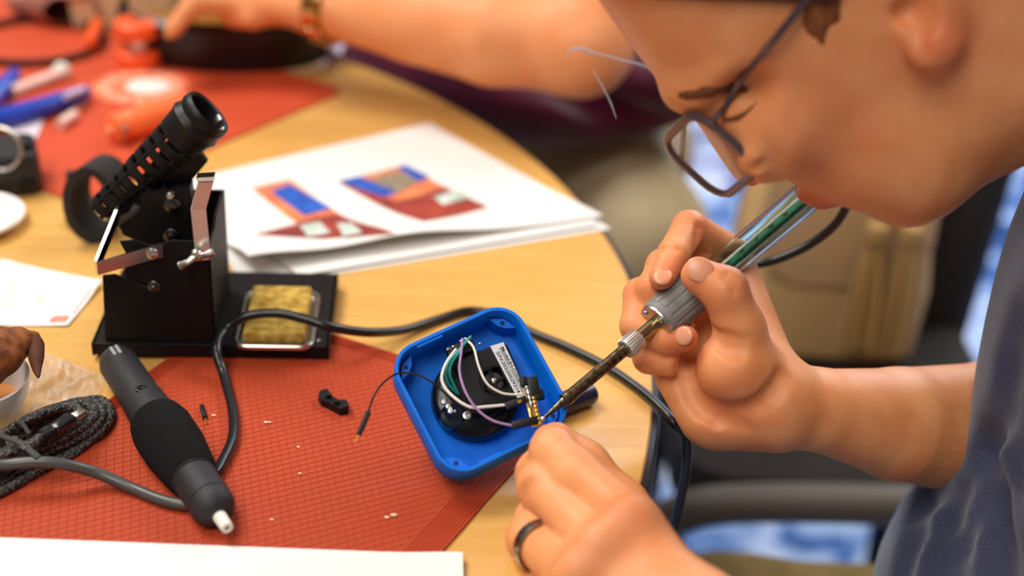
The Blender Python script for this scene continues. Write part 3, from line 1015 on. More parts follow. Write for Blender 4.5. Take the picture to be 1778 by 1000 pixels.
# label strip along the right edge
WLB = mat('label_silver', (205, 206, 208), rough=.4, spec=.4)
lp = [np.array(lq(*p, JT + .0003)) for p in ((851, 601), (874, 594), (916, 684), (899, 692))]
MB().prism([ld(p[0], p[1], JT + .00005) for p in lp], LN * .0003).build('rating_label', WLB, joy, smooth=False)


def text_part(txt, p0, dirx, diry, size, mt_, parent, name, width=None):
    cu = bpy.data.curves.new(name, 'FONT'); cu.body = txt; cu.size = 1.0; cu.extrude = .02; cu.offset = .018
    to = bpy.data.objects.new(name, cu); COL.objects.link(to)
    dg = bpy.context.evaluated_depsgraph_get()
    me = bpy.data.meshes.new_from_object(to.evaluated_get(dg))
    bpy.data.objects.remove(to)
    v = np.array([x.co[:] for x in me.vertices]); f = [tuple(p.vertices) for p in me.polygons]
    bpy.data.meshes.remove(me)
    sx = width / (v[:, 0].max() - v[:, 0].min()) if width else size
    nn = np.cross(dirx, diry)
    W = p0 + np.outer((v[:, 0] - v[:, 0].min()) * sx, dirx) + np.outer(v[:, 1] * size, diry) + np.outer(v[:, 2] * .0015, nn)
    return mk(name, W, f, mt_, parent, smooth=False)


INKB = mat('black_ink', (16, 16, 18), rough=.5)
dl = nrm(np.array([*(lp[3] - lp[0])])); dl3 = LX * dl[0] + LY * dl[1]; dw3 = np.cross(LN, dl3)
ll = np.linalg.norm(lp[3] - lp[0]); lwid = np.linalg.norm(lp[1] - lp[0])
b0 = ld(*lp[0], JT + .0004)
text_part('Model:JH-D202X-R4', b0 + dl3 * ll * .10 + dw3 * lwid * .60, dl3, dw3, lwid * .36, INKB, joy, 'label_text', width=ll * .86)
text_part('S/N:20220529314', b0 + dl3 * ll * .14 + dw3 * lwid * .17, dl3, dw3, lwid * .34, INKB, joy, 'label_text', width=ll * .78)
MB().box(b0 + dl3 * ll * .53 + dw3 * lwid * .53, (ll * .86, lwid * .04, .0001), (dl3, dw3, LN)).build('label_rule', INKB, joy, smooth=False)
# body screws
for sx, sy in ((-1, -1), (-1, 1), (1, 1)):
    MB().lathe(jq(sx * (hx_ - .0028), sy * (hy_ - .0028), JT), LN, [(-.0002, .0009), (.0001, .0009), (.0001, .0003)], seg=12).build('body_screw', JG, joy)
# potentiometers: one at lower left, one at the upper left side
pc = lw(786, 722, -.008)
MB().lathe(pc - LN * .006, LN, [(0, .0062), (.006, .0062), (.0068, .0055), (.007, .002)], seg=32).build('potentiometer', mat('smoke_plastic', (14, 20, 30), rough=.12, spec=.7), joy)
for a, b in ((772, 697), (776, 704), (783, 709), (790, 714)):
    MB().sphere(lw(a, b, -.001), (.0011, .0008, .0009), lax, seg=7, rings=5).build('solder_blob', SOLD, joy)
for a, b in ((771, 698), (778, 706), (782, 714)):
    MB().lathe(lw(a, b, -.001), LN, [(-.0005, .0015), (.0009, .0012), (.001, .0005)], seg=12).build('terminal', SOLD, joy)
MB().lathe(lw(811, 722, -.008), LN, [(-.001, .0022), (.0012, .0021), (.0014, .0012), (.0004, .001), (.0004, .0002)], seg=18).build('flange_screw', STEEL, joy)
tb = lw(800, 608, -.004)
MB().box(tb, (.014, .006, .006), jax, .0006).build('terminal_block', BLKP, joy)
for a, b in ((778, 607), (787, 602), (800, 592), (808, 588), (816, 590), (833, 597)):
    MB().sphere(lw(a, b, .0005), (.0011, .0007, .0009), lax, seg=7, rings=5).build('solder_blob', SOLD, joy)


def wire(pts, rgb, nm_, r=.00062, name='wire'):
    MB().tube([lw(a, b, z) for a, b, z in pts], r, seg=10, sub=10).build(name, mat(nm_, rgb, rough=.35, spec=.5), joy)


wire([(792, 606, .001), (775, 630, .003), (767, 655, .004), (774, 675, .005), (795, 695, .006), (818, 707, .006), (845, 706, .005), (878, 703, .004)], (226, 220, 206), 'white_wire_jacket', .00074)
wire([(809, 590, .002), (822, 603, .004), (831, 635, .006), (845, 665, .006), (868, 681, .005), (890, 685, .004), (908, 684, .004)], (226, 220, 206), 'white_wire_jacket', .0006)
wire([(818, 584, .002), (800, 605, .003), (780, 628, .003), (774, 650, .002), (780, 668, -.001), (794, 683, -.004)], (16, 134, 128), 'teal_wire_jacket', .00072)
wire([(812, 588, .002), (797, 612, .004), (784, 632, .003), (781, 650, .002), (788, 668, 0), (796, 684, -.003)], (16, 134, 128), 'teal_wire_jacket', .00065)
wire([(803, 588, .002), (801, 610, .005), (798, 645, .007), (808, 680, .009), (828, 710, .008), (855, 730, .006), (890, 739, .004)], (166, 132, 178), 'purple_wire_jacket', .00064)
wire([(790, 702, .001), (770, 680, .006), (745, 660, .009), (720, 650, .009), (692, 648, .010), (665, 665, .012), (648, 690, .014), (640, 715, .014)], (22, 20, 20), 'thin_black_jacket', .0005)
a, b, c = lw(640, 715, .014), lw(623, 755, .014), lw(616, 768, .014)


def housing(a, b, w, t, name='connector_housing'):
    d_ = nrm(b - a); w_ = nrm(np.cross(LN, d_)); n_ = np.cross(d_, w_)
    return MB().box((a + b) / 2, (np.linalg.norm(b - a), w, t), (d_, w_, n_), .0003).build(name, BLKP, joy)


housing(a, b, .0025, .0025)
MB().tube([b, c], .0004, seg=8, smooth=False).build('connector_pin', GOLD, joy)
housing(lw(877, 706, .004), lw(914, 693, .004), .0034, .0028)
housing(lw(888, 739, .004), lw(934, 729, .004), .0036, .003)
MB().box(lw(902, 697, .0055), (.002, .0014, .0004), lax).build('gold_contact', GOLD, joy)
# little board being soldered
pa, pb = lw(912, 658, .003), lw(932, 741, .003)
pd = nrm(pb - pa); pw = nrm(np.cross(LN, pd))
pcb = MB().box((pa + pb) / 2, (np.linalg.norm(pb - pa), .0050, .0012), (pd, pw, LN), .0002).build('breakout_board', mat('tan_board', (176, 138, 78), rough=.3, spec=.6), joy)
plen = np.linalg.norm(pb - pa)
for i in range(7):
    t = .42 + i * .088
    MB().lathe(pa + pd * plen * t + pw * .0018 + LN * .0006, LN, [(0, .0010), (.0012, .0010), (.0013, .0004)], seg=10).build('gold_pad', GOLD, pcb)
for i, (t, s_) in enumerate(((.06, .0017), (.18, .002), (.3, .0018), (.42, .0017), (.54, .0014))):
    MB().sphere(pa + pd * plen * t - pw * .0004 + LN * .0012, (.0022, s_ * .75, .0011), (pd, pw, LN), seg=10, rings=6).build('solder_streak', SOLD, pcb)
MB().box(pa + pd * plen * .72 - pw * .0015 + LN * .001, (.006, .002, .0016), (pd, pw, LN), .0003).build('gold_contact', GOLD, pcb)
sc = lw(926, 672, .0035)
sk = MB().box(sc, (.0095, .0055, .0045), (pd, pw, LN), .0006).build('socket', BLKP, joy)
MB().box(lw(909, 663, .0045), (.0048, .0036, .0030), (pd, pw, LN), .0006).build('socket_clip', BLKP, sk)
MB().box(lw(935, 686, .0035), (.0050, .0052, .0040), (pd, pw, LN), .0006).build('socket_clip', BLKP, sk)

# dark blue handle lying behind the box
ra_, rb_ = tp(975, 702, .0064), tp(1031, 681, .0064)
hd = thing('screwdriver', tp(1000, 690), 'dark blue rounded tool handle peeking out behind the blue box', 'screwdriver')
MB().lathe(ra_, rb_ - ra_, [(-.03, .005), (0, .0062), (np.linalg.norm(rb_ - ra_) - .004, .0062), (np.linalg.norm(rb_ - ra_) - .001, .0052), (np.linalg.norm(rb_ - ra_), .003)], seg=24).build('grip', mat('navy_plastic', (12, 26, 62), rough=.3, spec=.6), hd)
MB().lathe(ra_, ra_ - rb_, [(.03, .002), (.07, .002)], seg=12).build('shank', STEEL, hd)

# ================================================================ soldering iron
IA = lw(939, 730, .0048)
dA_ = float((IA - CAM) @ FW)
IB = D(1402, 340, dA_ + .085)
ia = nrm(IB - IA); il = np.linalg.norm(IB - IA)


def at_i(px, py):
    """distance along the iron axis nearest to the pixel"""
    r_ = nrm(ray(px, py)); w0 = IA - CAM
    b_ = ia @ r_; d_ = ia @ w0; e_ = r_ @ w0
    return (b_ * e_ - d_) / (1 - b_ * b_)


iron = thing('soldering_iron', IA, 'soldering iron with clear handle, grey ribbed collar and steel barrel held in the hand', 'soldering iron')
t1, t2, t3, t4, t5, t6 = at_i(976, 691), at_i(1090, 597), at_i(1122, 566), at_i(1134, 553), at_i(1203, 497), il
SCR = scraped_metal()
MB().lathe(IA, ia, [(0, .0004), (.002, .0007), (t1 * .8, .0021), (t1, .0026)], seg=28).build('tip_cone', mat('dark_tinned_tip', (120, 112, 100), rough=.3, metal=1.0, rgb2=(60, 54, 46), vscale=500), iron)
MB().sphere(IA + ia * .0012, (.0014, .0012, .0012), seg=10, rings=7).build('solder_bead', SOLD, iron)
MB().lathe(IA, ia, [(t1 - .0005, .0026), (t1, .0034), (t1 + .004, .0034), (t1 + .005, .0031), (t2, .0031)], seg=32).build('barrel', SCR, iron)
MB().lathe(IA, ia, [(t2 - .003, .0036), (t2 - .003, .0052), (t2 - .001, .0056), (t2 + .006, .0056), (t2 + .0068, .0050), (t2 + .0068, .003)], seg=96, flute=24, fdepth=.0004).build('knurled_nut', mat('nickel_nut', (222, 218, 208), rough=.28, metal=.8), iron)
MB().lathe(IA, ia, [(t2, .0037), (t4 + .002, .0037)], seg=28).build('inner_sleeve', mat('brass_steel', (172, 156, 120), rough=.25, metal=1.0), iron)
MB().lathe(IA, ia, [(t4 - .0012, .0042), (t4 - .0012, .0098), (t4 - .0004, .0103), (t4 + .0004, .0103)], seg=48).build('end_disc', STEEL, iron)
iu = nrm(np.cross(ia, [0, 0, 1])); iv = np.cross(ia, iu)
for k in range(4):
    g = math.radians(40 + 90 * k)
    MB().lathe(IA + ia * (t4 - .001) + (iu * math.cos(g) + iv * math.sin(g)) * .0074, -ia, [(0, .0015), (.0011, .0014), (.0015, .0008)], seg=14).build('disc_screw', CHR, iron)
CLG = mat('grey_plastic', (132, 132, 130), rough=.42, spec=.45)
MB().lathe(IA, ia, [(t4, .0098), (t4 + .001, .0106), (t4 + .003, .0107), (t5 - .001, .0105), (t5, .0098), (t5, .008)], seg=140, flute=14, fdepth=.0).build('grey_collar', CLG, iron)
for k in range(14):
    g = 2 * math.pi * k / 14
    rv = iu * math.cos(g) + iv * math.sin(g)
    tv = np.cross(ia, rv)
    MB().box(IA + ia * ((t4 + t5) / 2 + .001) + rv * .01062, ((t5 - t4) * .8, .0034, .0009), (ia, tv, rv), .0003).build('collar_rib', CLG, iron)
GLS = mat('clear_plastic', (232, 246, 242), rough=.02, trans=1.0, ior=1.22, spec=.8)
MB().lathe(IA, ia, [(t5 - .002, .0070), (t5 - .001, .0084), (t6, .0088), (t6, .0074), (t5, .0066)], seg=48, cap=False).build('clear_handle', GLS, iron)
GRN = mat('green_board', (40, 160, 124), rough=.35, spec=.5, rgb2=(20, 116, 88), vscale=300)
camdir = nrm(CAM - IA); fn_ = nrm(camdir - ia * (camdir @ ia)); fs_ = np.cross(ia, fn_)
bn = nrm(fn_ * .35 - fs_ * .9)      # face normal of the inner board
bs = np.cross(ia, bn)
bo = MB().box(IA + ia * (t5 + t6) / 2 + ia * .004, ((t6 - t5) * .86, .0105, .0012), (ia, bs, bn)).build('circuit_board', GRN, iron, smooth=False)
for i in range(12):
    c = IA + ia * (t5 + (t6 - t5) * (.12 + .065 * i)) + bn * .0012 + bs * ((-1) ** i * .0022)
    MB().box(c, (.0028, .0018, .0014), (ia, bs, bn), .0002).build('board_component', (SOLD, GOLD, STEEL)[i % 3], bo)
MB().tube([IA + ia * (t5 + .002) - bn * .002 + bs * .003, IA + ia * (t6 - .004) - bn * .002 + bs * .003], .0011, seg=8, smooth=False).build('inner_wire', mat('red_wire_jacket', (120, 60, 50)), iron)
MB().tube([IA + ia * (t5 + .002) + bn * .0025 + bs * .0035, IA + ia * (t6 - .004) + bn * .003 + bs * .003], .0008, seg=8, smooth=False).build('inner_wire', mat('bright_wire_jacket', (226, 232, 230)), iron)
MB().box(IA + ia * ((t5 + t6) / 2 + .004) - bn * .0028, ((t6 - t5) * .84, .009, .0016), (ia, bs, bn), .0004).build('added_reflector', mat('pale_teal_reflector', (206, 230, 226), rough=.15, spec=.8), iron)  # added pale plate, lightens the clear handle from inside like reflections
MB().lathe(IA, ia, [(t5 - .004, .0064), (t5 + .006, .0064), (t5 + .007, .004)], seg=28).build('heater_flange', STEEL, iron)
MB().lathe(IA, ia, [(t6 - .002, .0075), (t6 + .006, .0088), (t6 + .010, .0070), (t6 + .018, .0045), (t6 + .018, .003)], seg=32).build('end_cap', mat('smoke_cap', (200, 205, 205), rough=.1, trans=.9), iron)
ce = IA + ia * (t6 + .016)
de = float((ce - CAM) @ FW)
MB().tube([ce, ce + ia * .012, D(1478, 318, de + .005), D(1472, 352, de + .012), D(1450, 390, de + .02), D(1405, 425, de + .028), D(1350, 450, de + .034), D(1300, 463, de + .04), D(1240, 490, de + .07), D(1200, 560, de + .10)], .0026, seg=14, sub=10).build('cord', RUB, iron)

# fine solder wire
so = MB().tube([IA + ia * .0006 - IU * .0006, lw(943, 742, .004), D(950, 757, dA_ - .012)], .0004, seg=8).build('solder_wire', mat('solder_wire_metal', (190, 200, 214), rough=.25, metal=1.0))
tag(so, 'thin strand of solder wire between the iron tip and the pinching fingers', 'solder wire')
# ================================================================ people
def group(s, pts, rs, kin=.004, kout=.0015, flat=None):
    """a limb whose segments melt into each other but stay apart from their neighbours"""
    pts = [np.asarray(p, float) for p in pts]
    m = max(rs) + .014
    sl, P = s._sl(np.min(pts, 0) - m, np.max(pts, 0) + m)
    if sl is None: return
    tmp = None
    for i in range(len(pts) - 1):
        a, b = pts[i], pts[i + 1]; ba = b - a
        t = np.clip(sum((P[j] - a[j]) * ba[j] for j in range(3)) / max(ba @ ba, 1e-12), 0, 1)
        d = np.sqrt(sum((P[j] - a[j] - t * ba[j]) ** 2 for j in range(3))) - (rs[i] + (rs[i + 1] - rs[i]) * t)
        if tmp is None: tmp = d
        else:
            h = np.maximum(kin - np.abs(tmp - d), 0) / kin
            tmp = np.minimum(tmp, d) - h * h * kin * .25
    s.comb(sl, tmp, kout, False)


def surf(s, px, py, d0=.45, d1=.95):
    """first point of the implicit surface along the sight line"""
    ts = np.arange(d0, d1, .0004)
    P = CAM + np.outer(ts, ray(px, py))
    ii = np.round((P - s.lo) / s.res).astype(int)
    ok = np.all((ii >= 0) & (ii < s.n), 1)
    g = np.full(len(ts), 1.0); q = ii[ok]
    g[ok] = s.g[q[:, 0], q[:, 1], q[:, 2]]
    k = np.argmax(g < 0)
    return P[k] if g[k] < 0 else None


def crease(s, path, r, out=.45, k=.003):
    """soft groove pressed into the visible skin along a line"""
    pts = [surf(s, *p) for p in path]
    pts = [p + nrm(CAM - p) * r * out for p in pts if p is not None]
    for a, b in zip(pts, pts[1:]):
        if np.linalg.norm(a - b) < .05: s.cone(a, b, r, r, k, True)


def bounds(pts, m):
    pts = np.array(pts); return pts.min(0) - m, pts.max(0) + m


SKIN = mat('skin', (234, 162, 108), rough=.48, spec=.4, rgb2=(222, 140, 86), vscale=45, bump=.18, bscale=700, sss=.05, attr=(206, 94, 62))
NAIL = mat('fingernail', (224, 154, 118), rough=.28, spec=.5)
pieces = []      # meshes of the one body

# ---- right hand and arm (holds the iron)
dh = dA_ + .034


def H(px, py, o=0.0):
    return D(px, py, dh + o)


idx = [H(1276, 448, .052), H(1197, 396, .026), H(1169, 441, .010), H(1149, 481, .000)]
midf = [H(1270, 480, .046), H(1152, 462, .024), H(1132, 502, .013), H(1138, 540, .012)]
rng = [H(1262, 540, .036), H(1112, 512, .022), H(1105, 566, .012), H(1160, 590, .003), H(1190, 588, -.003)]
pnk = [H(1225, 640, .032), H(1112, 588, .022), H(1126, 622, .012), H(1172, 634, .006)]
thb = [H(1300, 655, .0), H(1284, 570, -.008), H(1258, 503, -.013), H(1214, 479, -.011)]
wr = H(1335, 690, .010)
arm = [wr, H(1420, 711, .020), H(1560, 736, .045), H(1720, 748, .085), H(1900, 790, .13)]
allp = idx + midf + rng + pnk + thb + arm
lo, hi = bounds(allp, .04)
s = SDF(lo, hi, .0013)
s.chain(arm, [.0198, .0212, .0300, .0385, .040], k=.003)
s.cone(H(1276, 452, .050), H(1322, 640, .020), .0105, .015, .008)
s.cone(H(1265, 500, .034), wr, .012, .018, .012)
s.cone(H(1235, 590, .034), wr, .012, .018, .012)
s.cone(H(1195, 640, .030), H(1250, 715, .018), .012, .016, .012)
s.cone(H(1250, 715, .018), H(1340, 715, .012), .016, .018, .014)
s.cone(H(1170, 655, .022), H(1225, 722, .014), .0095, .011, .012)
s.ell(H(1275, 640, -.001), (.0195, .019, .021), (IR, IU, FW), .010)
for f_, rs in ((midf, (.0105, .0088, .0078, .0068)), (rng, (.0105, .0086, .0082, .0078, .0068)), (pnk, (.0105, .0080, .0076, .0064))):
    group(s, f_, rs, .003, .0022)
group(s, idx, (.0105, .0092, .0080, .0066), .002, .0022)
group(s, thb, (.0175, .0125, .0112, .0092), .004, .004)
# creases
crease(s, [(1190, 618), (1189, 640), (1194, 665), (1206, 688), (1225, 704), (1255, 714), (1290, 714), (1322, 702), (1345, 680), (1357, 655)], .0030, .45, .006)
crease(s, [(1198, 690), (1215, 712), (1245, 730), (1290, 740)], .0022, .5, .005)
crease(s, [(1238, 572), (1262, 586), (1290, 592)], .0016, .5, .004)
crease(s, [(1240, 588), (1262, 602), (1288, 608)], .0013, .55, .003)
crease(s, [(1246, 604), (1266, 616), (1286, 620)], .0011, .55, .003)
crease(s, [(1262, 474), (1276, 486), (1284, 502)], .0009, .5, .002)
crease(s, [(1256, 480), (1268, 492), (1274, 508)], .0009, .5, .002)
crease(s, [(1143, 434), (1158, 430), (1178, 434)], .0009, .5, .002)
crease(s, [(1214, 394), (1213, 412), (1208, 432)], .0016, .5, .003)
V, Q = s.mesh(); V = relax(V, Q, 2)
red = np.zeros(len(V))
for c, r_, w in ((idx[3], .012, .55), (thb[3], .014, .45), (thb[2], .014, .45), (idx[1], .012, .45), (rng[4], .012, .8), (rng[1], .012, .5), (midf[1], .012, .4), (pnk[2], .012, .5), (H(1270, 690, -.01), .02, .35)):
    red = np.maximum(red, w * np.exp(-((V - c) ** 2).sum(1) / (2 * (r_ * .7) ** 2)))
pieces.append((V, Q, red))
RH_NAILS = [  # centre, pointing direction, outward normal, half length, half width
    (H(1215, 468, -.0195), thb[3] - thb[2], H(1217, 440, -.06) - H(1217, 468, -.02), .0072, .0062),
    (H(1151, 479, -.0062), idx[3] - idx[2], H(1140, 470, -.04) - H(1152, 478, -.002), .0058, .0046),
    (H(1187, 583, -.0098), rng[4] - rng[3], H(1190, 578, -.05) - H(1190, 588, -.005), .0052, .0048)]

# ---- left hand and forearm (pinches the solder)
l_idx = [D(1100, 908, .606), D(1003, 824, .633), D(961, 783, .646), D(955, 768, .664)]
l_mid = [D(1045, 950, .606), D(940, 842, .643), D(934, 822, .656), D(950, 790, .662)]
l_rng = [D(1000, 1000, .603), D(921, 935, .640), D(932, 900, .652), D(955, 870, .656)]
l_pnk = [D(985, 1060, .598), D(935, 1030, .632), D(950, 990, .646), D(975, 955, .650)]
l_thb = [D(1150, 1000, .620), D(1080, 880, .660), D(1015, 806, .668), D(966, 764, .668)]
l_wr = D(1205, 1105, .578)
l_arm = [l_wr, D(1330, 1260, .56), D(1600, 1560, .54), np.array([.25, .30, .62])]
lo, hi = bounds(l_idx + l_mid + l_rng + l_pnk + l_thb + l_arm[:2], .04)
s = SDF(lo, hi, .0013)
for mcp, w in ((l_idx[0], .0125), (l_mid[0], .0125), (l_rng[0], .012), (l_pnk[0], .0115)):
    s.cone(mcp, l_wr, w, .0175, .014)
s.cone(l_wr, l_arm[1], .0215, .024, .02)
group(s, l_thb, (.015, .0120, .0105, .0086), .006, .004)
group(s, l_pnk, (.0110, .0090, .0082, .0070), .006, .004)
group(s, l_rng, (.0118, .0100, .0090, .0076), .006, .0015)
group(s, l_mid, (.0120, .0104, .0095, .0080), .006, .0012)
group(s, l_idx, (.0120, .0106, .0100, .0086), .006, .0012)
for a, r_ in ((D(1092, 900, .594), .008), (D(1035, 948, .589), .008), (D(992, 1000, .587), .0075)):      # knuckles
    s.ell(a, (r_, r_, .006), (IR, IU, FW), .012)
crease(s, [(918, 838), (908, 852), (908, 868)], .0012, .5, .004)
V, Q = s.mesh(); V = relax(V, Q, 3)
red = np.zeros(len(V))
for c, r_, w in ((l_idx[3], .014, .35), (D(1092, 900, .594), .016, .45), (D(1035, 950, .59), .016, .35), (l_mid[1], .012, .25)):
    red = np.maximum(red, w * np.exp(-((V - c) ** 2).sum(1) / (2 * (r_ * .7) ** 2)))
pieces.append((V, Q, red))

# ---- head and neck: sagittal outline filled out sideways
YH = D(1410, 345, .690)[1]


def S(px, py):      # point in the sagittal plane -> (x, z)
    d_ = ray(px, py); p = CAM + d_ * ((YH - CAM[1]) / d_[1]); return np.array([p[0], p[2]])


PRO = [(940, -190), (985, -85), (1042, -2), (1098, 78), (1138, 128), (1160, 156), (1178, 172), (1200, 190), (1222, 222), (1248, 262), (1268, 290), (1284, 303), (1302, 302), (1318, 293), (1330, 278), (1345, 288), (1362, 300), (1386, 309), (1402, 316), (1410, 320),
       (1420, 325), (1438, 328), (1452, 324), (1462, 322), (1478, 334), (1498, 354), (1525, 364), (1560, 362), (1620, 336), (1690, 296), (1760, 262), (1830, 240), (1920, 230), (2060, 200), (2180, 60), (2120, -140), (1960, -330), (1760, -520), (1480, -600), (1200, -520), (1020, -360)]
pl = np.array([S(*p) for p in PRO])
lo = np.array([pl[:, 0].min() - .01, YH - .09, pl[:, 1].min() - .02]); hi = np.array([pl[:, 0].max() + .01, YH + .09, pl[:, 1].max() + .01])
s = SDF(lo, hi, .002)
X, Z = np.meshgrid(s.ax[0], s.ax[2], indexing='ij')
dist = np.full(X.shape, 9.0); inside = np.zeros(X.shape, bool)
for i in range(len(pl)):
    a, b = pl[i], pl[(i + 1) % len(pl)]
    ba = b - a
    t = np.clip(((X - a[0]) * ba[0] + (Z - a[1]) * ba[1]) / (ba @ ba), 0, 1)
    dist = np.minimum(dist, np.hypot(X - a[0] - t * ba[0], Z - a[1] - t * ba[1]))
    cr = ((a[1] > Z) != (b[1] > Z)) & (X < (b[0] - a[0]) * (Z - a[1]) / (b[1] - a[1] + 1e-12) + a[0])
    inside ^= cr
sd = np.where(inside, dist, -dist)
# half width grows with the distance from the outline; the face is narrower than the skull
fx = S(1300, 180)
DW = .062
mfr = np.clip(sd / DW, -1, 1)
chin = S(1510, 372)
dch = np.hypot(X - chin[0], Z - chin[1])
WID = .071 - .014 * np.exp(-(dch / .07) ** 2)
yy = np.abs(s.ax[1] - YH)
fld = np.sqrt((yy[None, :, None] / WID[:, None, :]) ** 2 + (1 - mfr[:, None, :]) ** 2) - 1
s.g = (fld * .05).astype(np.float32)


def hp(px, py, lat):
    """head point: seen at the pixel, lat metres towards the camera from the midline"""
    d_ = ray(px, py); return CAM + d_ * ((YH - lat - CAM[1]) / d_[1])


XZ = (np.array([1., 0, 0]), np.array([0, 1., 0]), np.array([0, 0, 1.]))
fdir = np.array([-.55, 0, -.83]); udir = np.array([-.83, 0, .55]); lat_ = np.array([0, -1.0, 0])
HA3 = (fdir, lat_, udir)
S_H = s
# brow, eye socket, cheekbone, nose wings, lips, jaw
def sp(px, py, out=0.0):
    p = surf(S_H, px, py)
    return p + nrm(CAM - p) * out


s.cone(sp(1185, 158, -.006), sp(1275, 142, -.006), .008, .007, .012)
s.ell(sp(1285, 182, .002), (.016, .014, .010), HA3, .010, True)
s.ell(sp(1283, 182, -.0085), (.0120, .0120, .0120), HA3, .003)
crease(s, [(1262, 205), (1282, 200), (1304, 188), (1316, 172)], .0011, .4, .002)
crease(s, [(1262, 162), (1285, 158), (1305, 160)], .0014, .4, .003)
s.ell(sp(1352, 232, -.012), (.020, .016, .016), HA3, .02)
s.ell(sp(1318, 276, -.004), (.0085, .0062, .0070), HA3, .005)
crease(s, [(1334, 262), (1343, 284), (1352, 304)], .0026, .35, .006)
crease(s, [(1308, 296), (1322, 292), (1332, 286)], .0026, .2, .002)
s.cone(hp(1402, 334, .004), hp(1434, 338, .020), .0058, .0036, .004)
s.cone(hp(1426, 344, .004), hp(1450, 346, .018), .0060, .0040, .004)
crease(s, [(1410, 344), (1424, 347), (1440, 347), (1454, 344)], .0014, .3, .002)
s.ell(sp(1560, 290, -.012), (.020, .016, .024), HA3, .03)
# ear
ec = sp(1610, 10, -.002)
ea = nrm(hp(1632, 100, .073) - hp(1596, -30, .073)); ew = nrm(np.cross(ea, lat_))
s.ell(ec, (.031, .0095, .0150), (ea, lat_, ew), .004)
s.ell(sp(1622, 84, -.002), (.0100, .0070, .0095), None, .005)
s.ell(sp(1592, 5, .001), (.0150, .0075, .0080), (ea, lat_, ew), .003, True)
s.ell(sp(1576, 22, .0), (.0065, .0080, .0060), (ea, lat_, ew), .003, True)
crease(s, [(1588, 46), (1594, 70), (1606, 100)], .0016, .3, .003)
SHEAD = s.g.copy(); s_head = s
V, Q = s.mesh(); V = relax(V, Q, 3)
red = np.zeros(len(V))
for c, r_, w in ((hp(1415, 340, .008), .008, .8), (hp(1440, 350, .012), .010, 1.0), (hp(1640, 60, .080), .022, .5), (hp(1310, 280, .014), .012, .55), (hp(1255, 215, .03), .014, .35), (hp(1450, 200, .06), .03, .3), (hp(1290, 190, .04), .010, .5)):
    red = np.maximum(red, w * np.exp(-((V - c) ** 2).sum(1) / (2 * (r_ * .7) ** 2)))
pieces.append((V, Q, red))

# ---- torso core under the shirt, upper arms
s = SDF((.15, .30, .42), (.75, 1.02, 1.18), .006)
s.ell((.50, .58, .82), (.12, .12, .22), None, .05)
s.cone((.52, .44, .95), (.25, .30, .62), .052, .040, .06)
s.cone((.52, .74, .95), arm[-1], .052, .040, .06)
s.cone((.50, .60, .98), (.36, YH, 1.0), .055, .055, .05)
V, Q = s.mesh(); V = relax(V, Q, 2)
pieces.append((V, Q, np.zeros(len(V))))
s = SDF(*bounds(l_arm[1:], .05), .004)
s.chain(l_arm[1:], [.024, .034, .040], k=.02)
V, Q = s.mesh(); pieces.append((V, Q, np.zeros(len(V))))

man = thing('person', (.40, .63, .0), 'man in glasses and slate blue T-shirt bending over to solder with both hands', 'person')
VV, QQ, RR = [], [], []
o_ = 0
for V, Q, red in pieces:
    VV.append(V); QQ.append(Q + o_); RR.append(red); o_ += len(V)
body = mk('body', np.concatenate(VV), np.concatenate(QQ).tolist(), SKIN, man, angle=180, red=np.concatenate(RR))
for c, dr, nv, a_, b_ in RH_NAILS:
    dr = nrm(dr); nv = nrm(nv - dr * (nv @ dr)); sd_ = np.cross(dr, nv)
    MB().sphere(c, (a_, b_, .0014), (dr, sd_, nv), seg=20, rings=10).build('fingernail', NAIL, man)

# ring
rc = D(899, 928, .628) * 0 + (l_rng[0] * .22 + l_rng[1] * .78)
rd = nrm(l_rng[1] - l_rng[0])
MB().lathe(rc, rd, [(-.0024, .0112), (-.0026, .0122), (0, .0126), (.0026, .0122), (.0024, .0112), (-.0024, .0112)], seg=40, cap=False).build('ring', mat('ring_metal', (150, 144, 138), rough=.22, metal=1.0), man)

# ---- hair, eyebrow
HAIR = mat('dark_brown_hair', (96, 62, 38), rough=.6, spec=.3, rgb2=(58, 36, 22), vscale=200, bump=.6, bscale=400)
SOFT = mat('soft_brown_hair', (146, 88, 50), rough=.7, spec=.2, rgb2=(110, 64, 36), vscale=300)


def shell(name, off, region, relax_n=2, mt_=None):
    q = SDF(s_head.lo, s_head.lo + .01, s_head.res)
    q.n, q.ax = s_head.n, s_head.ax
    q.g = np.full(s_head.n, .06, np.float32)
    region(q)
    q.g = np.maximum(q.g, SHEAD - off)
    V, Q = q.mesh()
    if len(V):
        V = relax(V, Q, relax_n); return mk(name, V, Q.tolist(), mt_ or HAIR, man, angle=180)


def reg_scalp(q):
    sl, P_ = q._sl(q.lo, q.lo + q.n * q.res)
    a, b, c = hp(1230, -6, .03), hp(1400, 4, .068), hp(1300, -14, -.03)
    n_ = nrm(np.cross(b - a, c - a))
    if n_ @ (hp(1300, 150, .05) - a) < 0: n_ = -n_
    g1 = sum((P_[i] - a[i]) * n_[i] for i in range(3))
    # keep clear of the ear and the neck
    e_ = hp(1450, 0, .07)
    g2 = sum((P_[i] - e_[i]) * nrm(np.array([.9, 0, -.45]))[i] for i in range(3))
    q.g = np.maximum(g1, g2).astype(np.float32)


